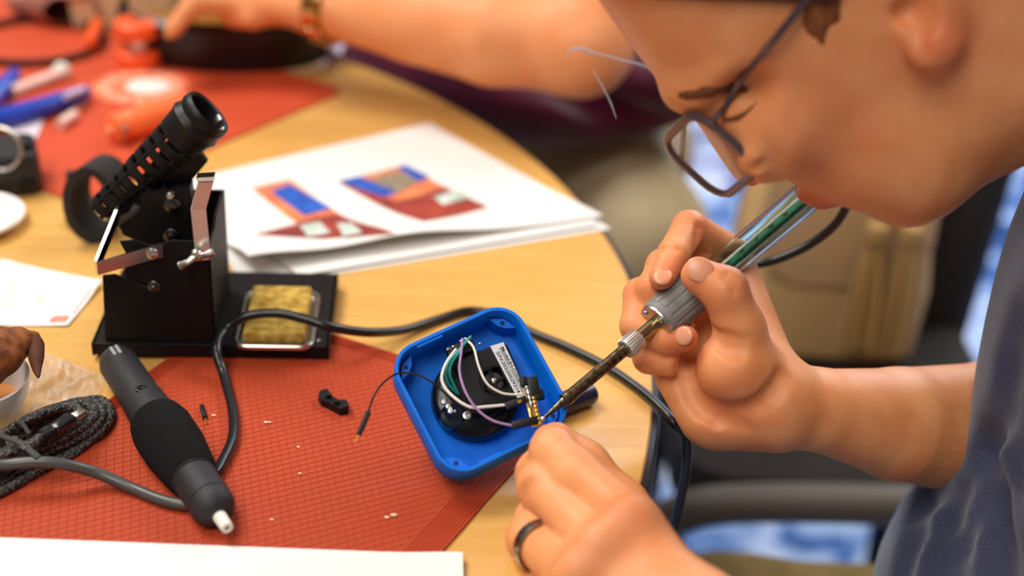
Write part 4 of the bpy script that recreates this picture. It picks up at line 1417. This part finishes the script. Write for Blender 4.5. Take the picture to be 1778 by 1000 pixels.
shell('hair', .0030, reg_scalp)
shell('sideburn', .0009, lambda q: (q.cone(sp(1425, 2), sp(1418, 38), .008, .0055, .004), q.cone(sp(1418, 38), sp(1428, 76), .0055, .002, .004), q.cone(sp(1440, 8), sp(1456, 34), .005, .002, .004)), mt_=SOFT)
shell('eyebrow', .0009, lambda q: (q.cone(sp(1182, 166), sp(1230, 158), .0026, .0034, .003), q.cone(sp(1230, 158), sp(1278, 150), .0034, .0030, .003), q.cone(sp(1278, 150), sp(1308, 158), .0030, .0014, .003)), mt_=mat('brow_hair', (112, 68, 40), rough=.7, spec=.2))
MB().tube([sp(*p, .0003) for p in ((1256, 207), (1268, 206), (1282, 202), (1296, 195), (1308, 185), (1316, 175))], [.0003, .0008, .0010, .0010, .0008, .0003], seg=6).build('eyelashes', MATS['brow_hair'], man)

# ---- glasses
gl = MB()
FRM = mat('gunmetal_frame', (104, 88, 92), rough=.3, metal=.7)
LNS = mat('lens_glass', (240, 238, 244), rough=.02, trans=1.0, ior=1.2, spec=.6)
gl_n = sp(1264, 240, .005)
gu = -nrm(IR * .74 - IU * .67)                       # up in the lens plane
gl_s = nrm((IR * .67 + IU * .74) * .30 - FW * .95)   # towards the near temple
gl_s = nrm(gl_s - gu * (gl_s @ gu))
gf = nrm(np.cross(gu, gl_s)); gl_c = gl_n - gl_s * .0240
if gf[2] > 0: gf = -gf


def lens_outline(c, hw, hh, n=5, sv=None):
    return [c + (gl_s if sv is None else sv) * x + gu * y for x, y in rrect(hw, hh, .012, n)]


HWL, HHL = .0240, .0190
c2 = gl_c - lat_ * .064 + gu * .002 - gf * .004
sv2 = nrm(lat_ - gu * (lat_ @ gu))
glo = MB()
for c, sv in ((gl_c, gl_s), (c2, sv2)):
    P_ = lens_outline(c, HWL, HHL, sv=sv)
    glo.tube(P_ + [P_[0]], .0021, seg=8, sub=1, smooth=False)
glo.tube([gl_c - gl_s * HWL + gu * .006, (gl_c + c2) / 2 + gu * .010 + gf * .002, c2 + sv2 * HWL + gu * .006], .0012, seg=8)
hg = gl_c + gl_s * HWL + gu * .010
h0 = hg + gl_s * .004 - gf * .008
glo.tube([hg, hg + gl_s * .004 - gf * .002, h0], .0014, seg=8)
gob = glo.build('glasses', FRM, man)
for c, sv in ((gl_c, gl_s), (c2, sv2)):
    P0 = lens_outline(c, HWL - .0006, HHL - .0006, sv=sv)
    MB().loft([[p - gf * .0009 for p in P0], [p + gf * .0009 for p in P0]], True, True).build('lens', LNS, gob, angle=30)
MB().tube([h0, sp(1285, 140, .005), sp(1340, 74, .004), sp(1400, 0, .004), sp(1440, -50, .003)], [.0014, .0016, .0017, .0018, .0018], seg=8).build('temple_arm', FRM, gob)
h1 = c2 - sv2 * (HWL + .006) + gu * .009 - gf * .008
MB().tube([h1, h1 - gf * .05 + gu * .012, h1 - gf * .10 + gu * .02], .0016, seg=8).build('temple_arm', FRM, gob)
for k in (-1, 1):
    MB().sphere((gl_c + c2) / 2 + lat_ * k * .008 - gf * .003, (.0016, .002, .004), (gf, lat_, gu), seg=10, rings=8).build('nose_pad', mat('clear_pad', (220, 220, 226), rough=.1, trans=.8), gob)

# ---- T-shirt
CLO = mat('slate_heather_cotton', (72, 77, 104), rough=.95, spec=.12, rgb2=(52, 55, 78), vscale=900, bump=.5, bscale=1300, sheen=.35)
YT = .575


def T2(px, py):
    d_ = ray(px, py); p = CAM + d_ * ((YT - CAM[1]) / d_[1]); return np.array([p[0], p[2]])


def polyfield(s, pl, y0, W, DW):
    X, Z = np.meshgrid(s.ax[0], s.ax[2], indexing='ij')
    dist = np.full(X.shape, 9.0); ins = np.zeros(X.shape, bool)
    for i in range(len(pl)):
        a, b = pl[i], pl[(i + 1) % len(pl)]; ba = b - a
        t = np.clip(((X - a[0]) * ba[0] + (Z - a[1]) * ba[1]) / (ba @ ba), 0, 1)
        dist = np.minimum(dist, np.hypot(X - a[0] - t * ba[0], Z - a[1] - t * ba[1]))
        ins ^= ((a[1] > Z) != (b[1] > Z)) & (X < (b[0] - a[0]) * (Z - a[1]) / (b[1] - a[1] + 1e-12) + a[0])
    m_ = np.clip(np.where(ins, dist, -dist) / DW, -1, 1)
    yy = np.abs(s.ax[1] - y0)
    f = np.sqrt((yy[None, :, None] / W) ** 2 + (1 - m_[:, None, :]) ** 2) - 1
    s.g = (f * min(W, DW) * .8).astype(np.float32)


TOR = [(1806, 450), (1776, 520), (1752, 600), (1733, 680), (1719, 750), (1708, 820), (1694, 880), (1660, 932), (1612, 975), (1566, 1030), (1530, 1100), (1515, 1180), (1560, 1300), (1800, 1330), (2250, 1250), (2450, 850), (2400, 350), (2250, 60), (2000, 100), (1860, 280)]
tpl = np.array([T2(*p) for p in TOR])
s = SDF((tpl[:, 0].min() - .02, YT - .19, tpl[:, 1].min() - .02), (tpl[:, 0].max() + .02, YT + .19, tpl[:, 1].max() + .02), .0032)
polyfield(s, tpl, YT, .155, .115)
for pth, r_, k_ in (([(1692, 800), (1704, 850), (1712, 910), (1722, 1000)], .010, .018), ([(1660, 850), (1640, 900), (1632, 960), (1628, 1000)], .006, .012), ([(1600, 880), (1578, 930), (1562, 1000)], .005, .012),
                    ([(1762, 560), (1742, 640), (1728, 720), (1716, 790)], .006, .014), ([(1778, 620), (1764, 720), (1752, 820), (1748, 940)], .008, .018), ([(1690, 880), (1668, 940), (1660, 1000)], .004, .010), ([(1640, 860), (1610, 870), (1585, 895)], .003, .008)):
    crease(s, pth, r_, .3, k_)
V, Q = s.mesh(); V = relax(V, Q, 3)
mk('t_shirt', V, Q.tolist(), CLO, man, angle=180)

# ---- trousers
KHK = mat('khaki_cotton', (126, 106, 66), rough=.9, spec=.15, rgb2=(104, 86, 52), vscale=30, bump=.3, bscale=600)
s = SDF((.0, .38, .03), (.70, .98, .62), .008)
s.ell((.50, .62, .46), (.15, .18, .11), None, .04)
for y_, yk in ((.76, .80), (.50, .47)):
    s.cone((.46, y_, .44), (.17, yk, .425), .085, .068, .03)
    s.cone((.17, yk, .425), (.20, yk, .12), .064, .052, .03)
V, Q = s.mesh(); V = relax(V, Q, 2)
mk('trousers', V, Q.tolist(), KHK, man, angle=180)
for y_ in (.80, .47):
    mb = MB()
    mb.loft([[(.17 + x * 1.0 - .02, y_ + y, z) for x, y in rrect(.125 * k, .046 * k, .044 * k)] for z, k in ((.002, .96), (.02, 1.0), (.05, .95), (.08, .7), (.1, .55))], True, True)
    mb.build('shoe', BLKP, man)

# ================================================================ second person across the table
p2 = thing('person', (.0, 1.4, 0), 'seated person in maroon top with bare forearm resting at the far table edge', 'person')
SK2 = mat('skin_pale', (236, 160, 108), rough=.5, spec=.35, rgb2=(226, 142, 88), vscale=30, sss=.12)
el2 = fp(1012, 82, .815); fa = [fp(565, 8, .812), fp(720, 32, .815), fp(860, 60, .815), el2]
s = SDF((-.50, .85, .70), (.40, 1.75, 1.30), .005)
s.chain(fa, [.024, .034, .0385, .033], k=.004)
sh_ = np.array([.16, 1.22, 1.12])
s.cone(el2, sh_, .033, .050, .02)
hnd = fp(440, -4, .805)
s.cone(fa[0], hnd, .024, .026, .02, flat=(np.array([0, 0, 1.0]), 1.3))
for k in range(4):
    a = hnd + np.array([-.005, -.018 + .014 * k, 0]); b = a + np.array([-.035, -.012, .004]); c = b + np.array([-.018, -.014, -.022])
    group(s, [a, b, c], (.010, .0088, .0075), .004, .003)
group(s, [fp(490, 12, .800), fp(440, 30, .797), fp(400, 30, .792)], (.012, .0105, .009), .004, .004)
s.ell((.0, 1.42, 1.0), (.13, .12, .22), None, .05)
s.ell((.0, 1.40, 1.33), (.08, .09, .11), None, .03)
s.cone((.0, 1.42, 1.15), (.0, 1.40, 1.28), .055, .055, .02)
V, Q = s.mesh(); V = relax(V, Q, 2)
mk('body', V, Q.tolist(), SK2, p2, angle=180, red=np.zeros(len(V)))
MAR = mat('maroon_fabric', (92, 16, 48), rough=.9, spec=.15, sheen=.3, rgb2=(66, 8, 34), vscale=16)
s = SDF((-.35, 1.05, .5), (.45, 1.80, 1.28), .008)
s.ell((-.0, 1.40, .92), (.21, .155, .26), None, .05)
s.ell((.0, 1.325, .705), (.215, .155, .085), None, .06)
s.cone(sh_, (.06, 1.38, 1.06), .066, .08, .05)
s.cone(sh_, sh_ * .7 + el2 * .3, .066, .060, .05)
for a, b in (((-.08, 1.19, .78), (.06, 1.21, .70)), ((.04, 1.19, .78), (.15, 1.25, .71)), ((-.02, 1.18, .74), (.14, 1.22, .665))):
    s.cone(a, b, .010, .010, .03, True)
V, Q = s.mesh(); V = relax(V, Q, 2)
mk('top', V, Q.tolist(), MAR, p2, angle=180)
s = SDF((-.35, .98, .0), (.35, 1.78, .66), .008)
s.ell((0, 1.43, .56), (.19, .15, .10), None, .04)
s.cone((.05, 1.40, .56), (.108, 1.225, .548), .095, .078, .03)
s.cone((-.10, 1.38, .56), (-.18, 1.10, .545), .09, .075, .03)
s.cone((.108, 1.225, .548), (-.02, 1.42, .06), .068, .05, .03)
s.cone((-.18, 1.10, .545), (-.16, 1.28, .06), .068, .05, .03)
V, Q = s.mesh(); V = relax(V, Q, 2)
mk('trousers', V, Q.tolist(), mat('stone_cotton', (206, 190, 156), rough=.9, spec=.15, rgb2=(184, 168, 132), vscale=14), p2, angle=180)
wd = nrm(fa[1] - fa[0])
wt = MB().lathe(fa[0] + wd * .004, wd, [(-.009, .0262), (-.009, .0282), (0, .0292), (.009, .0292), (.009, .0272), (-.009, .0262)], seg=40, cap=False).build('wristwatch', mat('amber_gold', (176, 110, 32), rough=.3, metal=.9), p2)
for k in range(12):
    g = 2 * math.pi * k / 12
    u_ = nrm(np.cross(wd, [0, 0, 1])); v_ = np.cross(wd, u_)
    MB().box(fa[0] + wd * .004 + (u_ * math.cos(g) + v_ * math.sin(g)) * .030, (.014, .010, .003), (wd, np.cross(wd, u_ * math.cos(g) + v_ * math.sin(g)), u_ * math.cos(g) + v_ * math.sin(g)), .001).build('watch_link', mat('bright_gold', (226, 190, 130), rough=.15, metal=1.0), wt)
# ================================================================ objects left of the stand
WCER = mat('white_porcelain', (236, 232, 226), rough=.25, spec=.5)
c = tp(-52, 392, 0)
bw = thing('white_bowl', c, 'shallow white round dish cut off by the left edge, below the black box', 'bowl')
rr_ = np.linalg.norm(tp(46, 392, .006) - tp(-52, 392, .006))
MB().lathe(c, (0, 0, 1), [(.0003, rr_ * .55), (.001, rr_ * .6), (.004, rr_ * .9), (.007, rr_), (.0085, rr_), (.0078, rr_ * .95), (.0045, rr_ * .82), (.003, rr_ * .5)], seg=64).build('dish', WCER, bw)
MB().lathe(c, (0, 0, 1), [(.0055, rr_ * .84), (.0062, rr_ * .845), (.0060, rr_ * .80), (.0052, rr_ * .79)], seg=64, cap=False).build('rim_line', WCER, bw)
c = tp(-34, 738, 0); rr_ = np.linalg.norm(tp(58, 660, .02) - tp(-38, 660, .02))
cp = thing('white_bowl', c, 'white bowl with brown residue under the dried peel at the left edge', 'bowl')
MB().lathe(c, (0, 0, 1), [(.0003, rr_ * .5), (.006, rr_ * .72), (.018, rr_ * .92), (.028, rr_), (.0288, rr_ * .985), (.027, rr_ * .955), (.016, rr_ * .86), (.006, rr_ * .66), (.003, rr_ * .4)], seg=64).build('cup', WCER, cp)
MB().lathe(c, (0, 0, 1), [(.0125, rr_ * .80), (.0130, rr_ * .79), (.0132, .004)], seg=48).build('residue', mat('brown_residue', (206, 132, 62), rough=.35), cp)
# dried peel
PEEL = mat('dried_peel', (150, 88, 44), rough=.6, spec=.3, rgb2=(84, 44, 22), vscale=160, bump=.6, bscale=300)
pe = thing('dried_peel', tp(10, 640), 'brown wrinkled dried peel with curled tip over the white bowl', 'peel')
pth = [tp(-80, 640, .038), tp(-4, 611, .041), tp(30, 596, .041), tp(58, 586, .041)]
s = SDF(*bounds(pth, .03), .0012)
s.chain(pth, [.024, .0130, .0085, .0036], k=.001)
for k in range(16):
    a = tp(rnd.uniform(-60, 50), rnd.uniform(570, 630), .046 + rnd.uniform(0, .012))
    s.cone(a, a + np.array([rnd.uniform(-.01, .01), rnd.uniform(-.006, .006), rnd.uniform(-.004, .004)]), .0012, .0012, .004, True)
V, Q = s.mesh(); V = relax(V, Q, 1)
if len(V): mk('peel_body', V, Q.tolist(), PEEL, pe, angle=180)
MB().tube([tp(55, 584, .041), tp(62, 598, .040), tp(63, 622, .038), tp(64, 640, .036), tp(67, 655, .035)], [.0026, .0042, .0038, .0024, .0006], seg=12).build('curled_tip', mat('dark_peel', (84, 48, 34), rough=.7, spec=.2, bump=.6, bscale=300), pe)

# clear plastic bag: crumpled thin film
CLR = mat('clear_film', (238, 236, 232), rough=.18, trans=.0, alpha=.13, spec=1.0)
r2 = random.Random(3)
ph = [(r2.uniform(40, 130), r2.uniform(0, 6), r2.uniform(0, 6.28)) for _ in range(7)]


def film(u, v):
    P0, P1, P2, P3 = tp(52, 604), tp(186, 660), tp(150, 735), tp(-40, 770)
    q = P0 * (1 - u) * (1 - v) + P1 * u * (1 - v) + P2 * u * v + P3 * (1 - u) * v
    h = sum(math.sin(f_ * (u * math.cos(a) + v * math.sin(a)) * .35 + p_) for f_, a, p_ in ph) / 7
    ed = min(u, 1 - u, v, 1 - v, .15) / .15
    return q + np.array([0, 0, .0018 + (.0022 + .0042 * abs(h) + .0035 * max(0, math.sin(26 * (u * .8 + v * .5) + 4 * h))) * ed])


fb = MB().sheet(film, 70, 70, .0001).build('plastic_bag', CLR, smooth=True, angle=180)
tag(fb, 'crumpled clear plastic bag between the white bowl and the hand tool', 'bag')
zp = thing('bag_strip', tp(15, 755), 'clear plastic strip with metal pins at the left edge above the braided cable', 'strip')
MB().tube([tp(-20, 790, .012), tp(8, 774, .013), tp(28, 764, .013)], .0022, seg=8).build('strip', mat('clear_film', (0, 0, 0)), zp)
MB().tube([tp(-10, 772, .015), tp(25, 758, .015)], .0007, seg=8, smooth=False).build('metal_pin', STEEL, zp)
MB().tube([tp(22, 752, .014), tp(32, 760, .014)], .0006, seg=8, smooth=False).build('metal_pin', STEEL, zp)

# black box (blurred) at left
bk = thing('black_case', tp(20, 345), 'black squat case standing at the left edge above the white dish', 'case')
a, b = tp(-60, 352), tp(78, 338)
bxv = nrm(b - a); byv = np.array([-bxv[1], bxv[0], 0]); wl = np.linalg.norm(b - a)
DKG = mat('dark_grey_plastic', (44, 41, 42), rough=.5, vary=.3, vscale=60)
mb = MB(); 
mb.loft([[a + bxv * (wl / 2 + x) + byv * (.022 + y) + np.array([0, 0, z]) for x, y in rrect(wl / 2 * k, .022 * k, .008)] for z, k in ((.0004, .97), (.002, 1), (.026, .97), (.0285, .93), (.029, .85))], True, True)
mb.build('case_body', DKG, bk)
MB().box(a + bxv * wl * .86 + byv * .016 + np.array([0, 0, .031]), (wl * .14, .012, .005), (bxv, byv, (0, 0, 1)), .0015).build('case_latch', BLKP, bk)
MB().box(a + bxv * wl * .80 + byv * -.0002 + np.array([0, 0, .008]), (wl * .2, .003, .010), (bxv, byv, (0, 0, 1)), .001).build('case_clip', BLKP, bk)
rgc = tp(0, 258, .034)
tag(MB().tube([rgc + np.array([.0135 * math.cos(t * .3), .004 * math.sin(t * .3) - .0, .0135 * math.sin(t * .3)]) for t in range(22)], .0013, seg=8, sub=2).build('key_ring', STEEL), 'thin steel ring on top of the black case at the left edge', 'ring')

# rolled black strap
rs_ = thing('rolled_strap', tp(165, 370), 'rolled black fabric strap standing just left of the coil holder', 'strap')
c0 = tp(172, 345, .027)
mb = MB(); rg = []
for k in range(49):
    g = 2 * math.pi * k / 48
    ctr = c0 + np.array([.0135 * math.cos(g), .002 * math.cos(g), .0235 * math.sin(g)])
    outd = nrm(np.array([math.cos(g), 0, .6 * math.sin(g)])) * .0026
    w = np.array([.003, .011, 0])
    rg.append([ctr - outd - w, ctr + outd - w, ctr + outd + w, ctr - outd + w])
mb.loft(rg); mb.build('strap_loop', mat('black_webbing', (46, 43, 42), rough=.85, vary=.3, vscale=80), rs_)
MB().tube([tp(130, 352, .010), tp(117, 375, .004), tp(125, 392, .003), tp(160, 394, .003), (tp(205, 388, .003))], .0016, seg=8).build('elastic_cord', RUB, rs_)
MB().box(tp(150, 352, .020), (.006, .010, .012), None, .002).build('buckle', DKG, rs_)
MB().box(tp(122, 305, .020), (.005, .006, .007), None, .001).build('strap_end', DKG, rs_)

# ================================================================ objects on the far mat
FZ = .0020
# hoop
hc_ = tp(62, 76, FZ)
rx = np.linalg.norm(tp(186, 70, FZ) - hc_)
hp_ = thing('ring_hoop', hc_, 'large thin dark hoop with orange clamp lying on the far red mat', 'hoop')
MB().lathe(hc_, (0, 0, 1), [(.0002, rx - .004), (.006, rx - .0038), (.006, rx), (.0002, rx), (.0002, rx - .004)], seg=90, cap=False).build('hoop', mat('dark_brown_rim', (52, 30, 30), rough=.5), hp_)
oc = tp(166, 76, FZ); ocd = nrm(np.cross([0, 0, 1], oc - hc_))
MB().box(oc + np.array([0, 0, .008]), (.055, .010, .015), (ocd, np.cross([0, 0, 1], ocd), (0, 0, 1)), .004).build('clamp', mat('orange_plastic', (246, 92, 34), rough=.4), hp_)
# spool
so_ = tp(243, 112, FZ)
spn = thing('wire_spool', so_, 'small orange wire spool standing on the far red mat', 'spool')
OR = mat('orange_plastic', (246, 92, 34)); rs = np.linalg.norm(tp(282, 105, FZ) - tp(243, 105, FZ))
MB().lathe(so_, (0, 0, 1), [(0.0002, rs * .9), (.001, rs), (.012, rs), (.014, rs * .85)], seg=40).build('flange', OR, spn)
MB().lathe(so_, (0, 0, 1), [(.013, rs * .55), (.026, rs * .55)], seg=32).build('wound_wire', SOLD, spn)
MB().lathe(so_, (0, 0, 1), [(.025, rs * .9), (.026, rs), (.036, rs), (.038, rs * .85), (.038, rs * .3), (.033, rs * .25)], seg=40).build('flange', OR, spn)
# round patterned coaster
cc = tp(245, 153, FZ); rc_ = np.linalg.norm(tp(330, 153, FZ) - cc)
cs = thing('lace_coaster', cc, 'pale lacy round disc with white centre on the far red mat', 'disc')
MB().lathe(cc, (0, 0, 1), [(.0001, rc_), (.0012, rc_), (.0014, rc_ * .97)], seg=60).build('disc', mat('lace_disc', (240, 140, 100), rough=.6, rgb2=(222, 96, 62), vscale=140), cs)
MB().sphere(cc + np.array([.006, 0, .0022]), (rc_ * .46, rc_ * .42, .0016), seg=24, rings=8).build('white_centre', mat('white_lace', (240, 226, 218), rough=.7), cs)
for k in range(14):
    g = 2 * math.pi * k / 14
    MB().sphere(cc + np.array([rc_ * .74 * math.cos(g), rc_ * .74 * math.sin(g), .0016]), (rc_ * .13, rc_ * .13, .0008), seg=12, rings=6).build('lace_dot', mat('pale_lace', (236, 168, 138), rough=.7), cs)
# orange screwdriver handle
a, b = tp(196, 226, .012), tp(318, 186, .012)
sd_ = thing('orange_handle', tp(250, 215), 'bright orange cylindrical handle lying behind the coil holder', 'handle')
MB().lathe(a, b - a, [(-.001, .006), (.001, .0105), (.006, .0118), (.010, .0098), (.013, .0115), (np.linalg.norm(b - a), .0118)], seg=32).build('grip', mat('salmon_orange', (248, 112, 56), rough=.4), sd_)
MB().lathe(a, a - b, [(0, .0032), (.005, .003)], seg=14).build('end_stub', mat('pale_stub', (240, 160, 110), rough=.4), sd_)
MB().tube([tp(216, 220, .018), tp(212, 244, .006)], .0022, seg=8, smooth=False).build('metal_clip', STEEL, sd_)
# blue pliers
plr = thing('pliers', tp(70, 190), 'pair of pliers with blue handles at the left of the far mat', 'pliers')
BLH = mat('blue_grip', (20, 62, 176), rough=.3, spec=.6)
MB().tube([tp(-80, 222, .010), tp(-20, 212, .010), tp(40, 196, .010), (tp(100, 178, .010)), tp(150, 160, .009)], [.007, .0078, .0080, .0074, .0055], seg=16).build('handle', BLH, plr)
MB().tube([tp(-60, 215, .009), tp(-20, 180, .009), tp(8, 150, .009), tp(26, 128, .008)], [.007, .0076, .0076, .005], seg=16).build('handle', BLH, plr)
MB().sphere(tp(-85, 222, .009), (.014, .010, .006)).build('pivot', STEEL, plr)
MB().tube([tp(112, 168, .0165), tp(146, 155, .0150)], .0028, seg=10, smooth=False).build('grip_stripe', mat('pale_blue_stripe', (196, 190, 220), rough=.3), plr)
# pale stick with ball end
stk = thing('pale_stick', tp(70, 140), 'pale translucent stick with a rounded ball end lying beside the blue pliers', 'stick')
PK = mat('pale_pink_plastic', (232, 196, 182), rough=.35)
MB().tube([tp(20, 160, .006), tp(105, 128, .007)], .005, seg=14, smooth=False).build('stem', PK, stk)
MB().sphere(tp(107, 124, .008), .0075).build('ball_end', mat('pale_ball', (226, 220, 204), rough=.3), stk)
for (x, y), lb in (((92, 197), 'small shiny metal nut on the far mat below the blue plier handle'), ((134, 192), 'small shiny metal bead at the end of a short clear tube')):
    tag(MB().lathe(tp(x, y, FZ), (0, 0, 1), [(0.0002, .0055), (.005, .0055), (.0055, .004), (.005, .0022), (.002, .002)], seg=6 if x < 100 else 16).build('metal_nut', CHR, smooth=False), lb, 'nut')
tag(MB().tube([tp(104, 216, .006), tp(130, 199, .006)], .0042, seg=12, smooth=False).build('clear_tube', PK), 'short pale tube lying in front of the blue plier handle', 'tube')
# dark curved eyewear in front of the far hand
eg = thing('safety_eyewear', fp(370, 55, T), 'dark curved eyewear with amber lens under the far hand', 'eyewear')
cA = tp(372, 62, .022)
mb = MB(); rg = []
for k in range(25):
    g = -math.pi + math.pi * k / 24 * 1.15 - .25
    ctr = cA + np.array([.088 * math.cos(g) + .005, .052 * math.sin(g) + .02, 0])
    rg.append([ctr + np.array([0, 0, -.020]), ctr + np.array([.0, -.003, -.012]), ctr + np.array([0, -.004, .016]), ctr + np.array([0, .003, .020]), ctr + np.array([0, .006, -.016])])
mb.loft(rg, True, True); mb.build('brow_band', mat('black_gloss_band', (14, 12, 14), rough=.35), eg)
MB().sphere(tp(350, 40, .020), (.046, .026, .010), seg=24).build('amber_lens', mat('amber_plastic', (150, 92, 20), rough=.2, spec=.6), eg)
MB().tube([tp(416, 42, .030), tp(418, 75, .026)], .0058, seg=12, smooth=False).build('clear_post', mat('rosy_plastic', (178, 100, 96), rough=.2), eg)
# pale tissue
def tis(u, v):
    P0, P1, P2, P3 = tp(462, 80), tp(520, 54), tp(598, 86), tp(560, 114)
    q = P0 * (1 - u) * (1 - v) + P1 * u * (1 - v) + P2 * u * v + P3 * (1 - u) * v
    return q + np.array([0, 0, .003 + .010 * math.sin(u * 3.1) * math.sin(v * 3.1) + .004 * math.sin(u * 9 + v * 4)])


tag(MB().sheet(tis, 20, 20, .001).build('folded_tissue', mat('lilac_tissue', (206, 206, 228), rough=.8)), 'crumpled pale lilac tissue beside the far wristwatch', 'tissue')
# cream tub
ct = thing('cream_tub', tp(228, 42), 'cream coloured tub at the top edge behind the orange spool', 'tub')
c = tp(228, 36); 
mb = MB(); mb.loft([[c + np.array([x, y, z]) for x, y in rrect(.048 * k, .033 * k, .012)] for z, k in ((.0003, .93), (.002, .96), (.05, 1.05), (.052, 1.06), (.052, 1.0), (.006, .9))], True, True)
mb.build('tub', mat('cream_plastic', (236, 214, 166), rough=.6), ct)
MB().sphere(c + np.array([.04, 0, .055]), (.016, .014, .012)).build('brown_item', mat('brown_clay', (168, 84, 40), rough=.6), ct)
gd = thing('brown_pouch', tp(110, 12), 'blurred brown pouch at the top edge left of the cream tub', 'pouch')
s = SDF(tp(40, 20) - np.array([.03, .05, .0]), tp(165, 0) + np.array([.03, .09, .06]), .004)
s.ell(tp(110, 4, .016), (.052, .03, .016), None, .01)
s.ell(tp(140, 6, .020), (.03, .025, .018), None, .02)
V, Q = s.mesh()
mk('pouch', V, Q.tolist(), mat('rosy_brown_cloth', (176, 112, 90), rough=.8, rgb2=(130, 76, 66), vscale=30), gd, angle=180)
MB().box(tp(164, 20, .012), (.007, .03, .024), None, .002).build('dark_edge', mat('dark_brown_rim', (52, 30, 30)), gd)

# ================================================================ chair with handbag behind the man
CH = mat('black_upholstery', (40, 34, 34), rough=.8, vary=.2, vscale=20)
chr_ = thing('upholstered_chair', (.30, 1.10, 0), 'dark upholstered chair beside the table with a tan handbag on its seat', 'chair')
mb = MB(); mb.loft([[(.30 + x, 1.13 + y, z) for x, y in rrect(.155 * k, .165 * k, .05)] for z, k in ((.415, .95), (.422, 1.0), (.445, 1.0), (.460, .97), (.465, .90))], True, True)
mb.build('seat', CH, chr_)
mb = MB(); mb.loft([[(.365 + .66 * y + .75 * x + (z - .45) * .10, 1.345 - .75 * y + .66 * x + (z - .45) * .10, z) for x, y in rrect(.024 * k, .135 * k, .022)] for z, k in ((.42, .94), (.44, 1), (.82, 1), (.85, .95), (.86, .85))], True, True)
mb.build('backrest', CH, chr_)
for x, y in ((.15, 1.0), (.17, 1.26), (.42, 1.0), (.42, 1.26)):
    MB().tube([(x, y, .40), (x + (x - .36) * .1, y + (y - 1.13) * .1, .001)], [.014, .011], seg=12, smooth=False).build('leg', BLK, chr_)
MB().tube([(.125, .962, .34), (.128, .955, .40), (.155, .95, .438), (.22, .948, .452), (.35, .948, .458), (.43, .955, .46)], .017, seg=14).build('armrest', mat('grey_armrest', (104, 98, 92), rough=.5), chr_)

TAN = mat('tan_leather', (214, 176, 122), rough=.6, spec=.3, vary=.15, vscale=18)
hb = thing('handbag', (.295, 1.195, .465), 'tan leather handbag with tassel sitting on the dark chair', 'handbag')
hcx, hcy = .295, 1.195
mb = MB(); mb.loft([[(hcx + x, hcy + y, z) for x, y in rrect(.090 * k, .045 * k2, .03)] for z, k, k2 in ((.4655, .90, .8), (.475, 1.0, 1.0), (.54, 1.03, 1.1), (.60, .98, .85), (.66, .90, .5), (.675, .86, .35))], True, True)
mb.build('bag_body', TAN, hb)
mb = MB(); mb.loft([[(hcx + x, hcy - .046 + y - (1 - k) * .0, z) for x, y in rrect(.082 * k, .008, .006)] for z, k in ((.555, .55), (.565, .8), (.60, .98), (.66, .95), (.672, .90))], True, True)
mb.build('flap', mat('tan_leather_light', (208, 172, 124), rough=.55), hb)
MB().tube([(hcx - .085, hcy - .01, .66), (hcx - .07, hcy - .03, .72), (hcx, hcy - .03, .745), (hcx + .07, hcy - .03, .72), (hcx + .085, hcy - .01, .66)], .006, seg=10).build('strap', TAN, hb)
TAS = mat('tassel_leather', (190, 152, 92), rough=.7)
for q, (tx, tw) in enumerate(((.020, .020), (.050, .013))):
    tz_ = .62; ty = hcy - .075
    ts = MB().lathe((hcx + tx, ty, tz_), (0, 0, -1), [(-.012, .003), (-.008, .010), (.004, .011), (.010, .008)], seg=18).build('tassel', TAS, hb)
    fr = MB()
    for k in range(26):
        g = rnd.uniform(0, 6.28); rr = rnd.uniform(.2, 1)
        fr.tube([(hcx + tx + .006 * rr * math.cos(g), ty + .006 * rr * math.sin(g), tz_ - .008), (hcx + tx + tw * .8 * rr * math.cos(g), ty + .012 * rr * math.sin(g), tz_ - .06), (hcx + tx + tw * rr * math.cos(g), ty + .014 * rr * math.sin(g), tz_ - .115)], .0024, seg=5, sub=3)
    fr.build('fringe', TAS, ts)
MB().tube([(hcx + .02, hcy - .058, .66), (hcx + .03, hcy - .066, .645), (hcx + .035, hcy - .072, .632), (hcx + .050, hcy - .072, .632)], .003, seg=8).build('tassel_cord', TAS, hb)

# ================================================================ smoke from the iron
def smoke_mat(name, dens):
    mt = bpy.data.materials.new(name); mt.use_nodes = True
    nt = mt.node_tree; nt.nodes.clear()
    out = nt.nodes.new('ShaderNodeOutputMaterial'); v = nt.nodes.new('ShaderNodeVolumePrincipled')
    v.inputs['Color'].default_value = (.93, .93, 1.0, 1); v.inputs['Density'].default_value = dens; v.inputs['Anisotropy'].default_value = .3
    nt.links.new(v.outputs['Volume'], out.inputs['Volume'])
    return mt


SM = smoke_mat('smoke', 260)
w1 = MB().tube([D(1135, 121, .74), D(1112, 112, .74), D(1080, 104, .745), D(1050, 96, .75), D(1030, 92, .75), D(1008, 84, .755), D(990, 88, .76), D(985, 98, .76)], [.0011, .0011, .0010, .0010, .0014, .0014, .0012, .0006], seg=10).build('smoke_wisp', SM)
tag(w1, 'thin pale smoke wisp curling left in front of the forehead', 'smoke')
w2 = MB().tube([D(1030, 122, .75), D(1046, 150, .745), D(1060, 178, .74), D(1070, 206, .735)], [.0006, .0008, .0009, .0005], seg=10).build('smoke_wisp', SM)
tag(w2, 'short thin smoke wisp hanging below the far elbow', 'smoke')
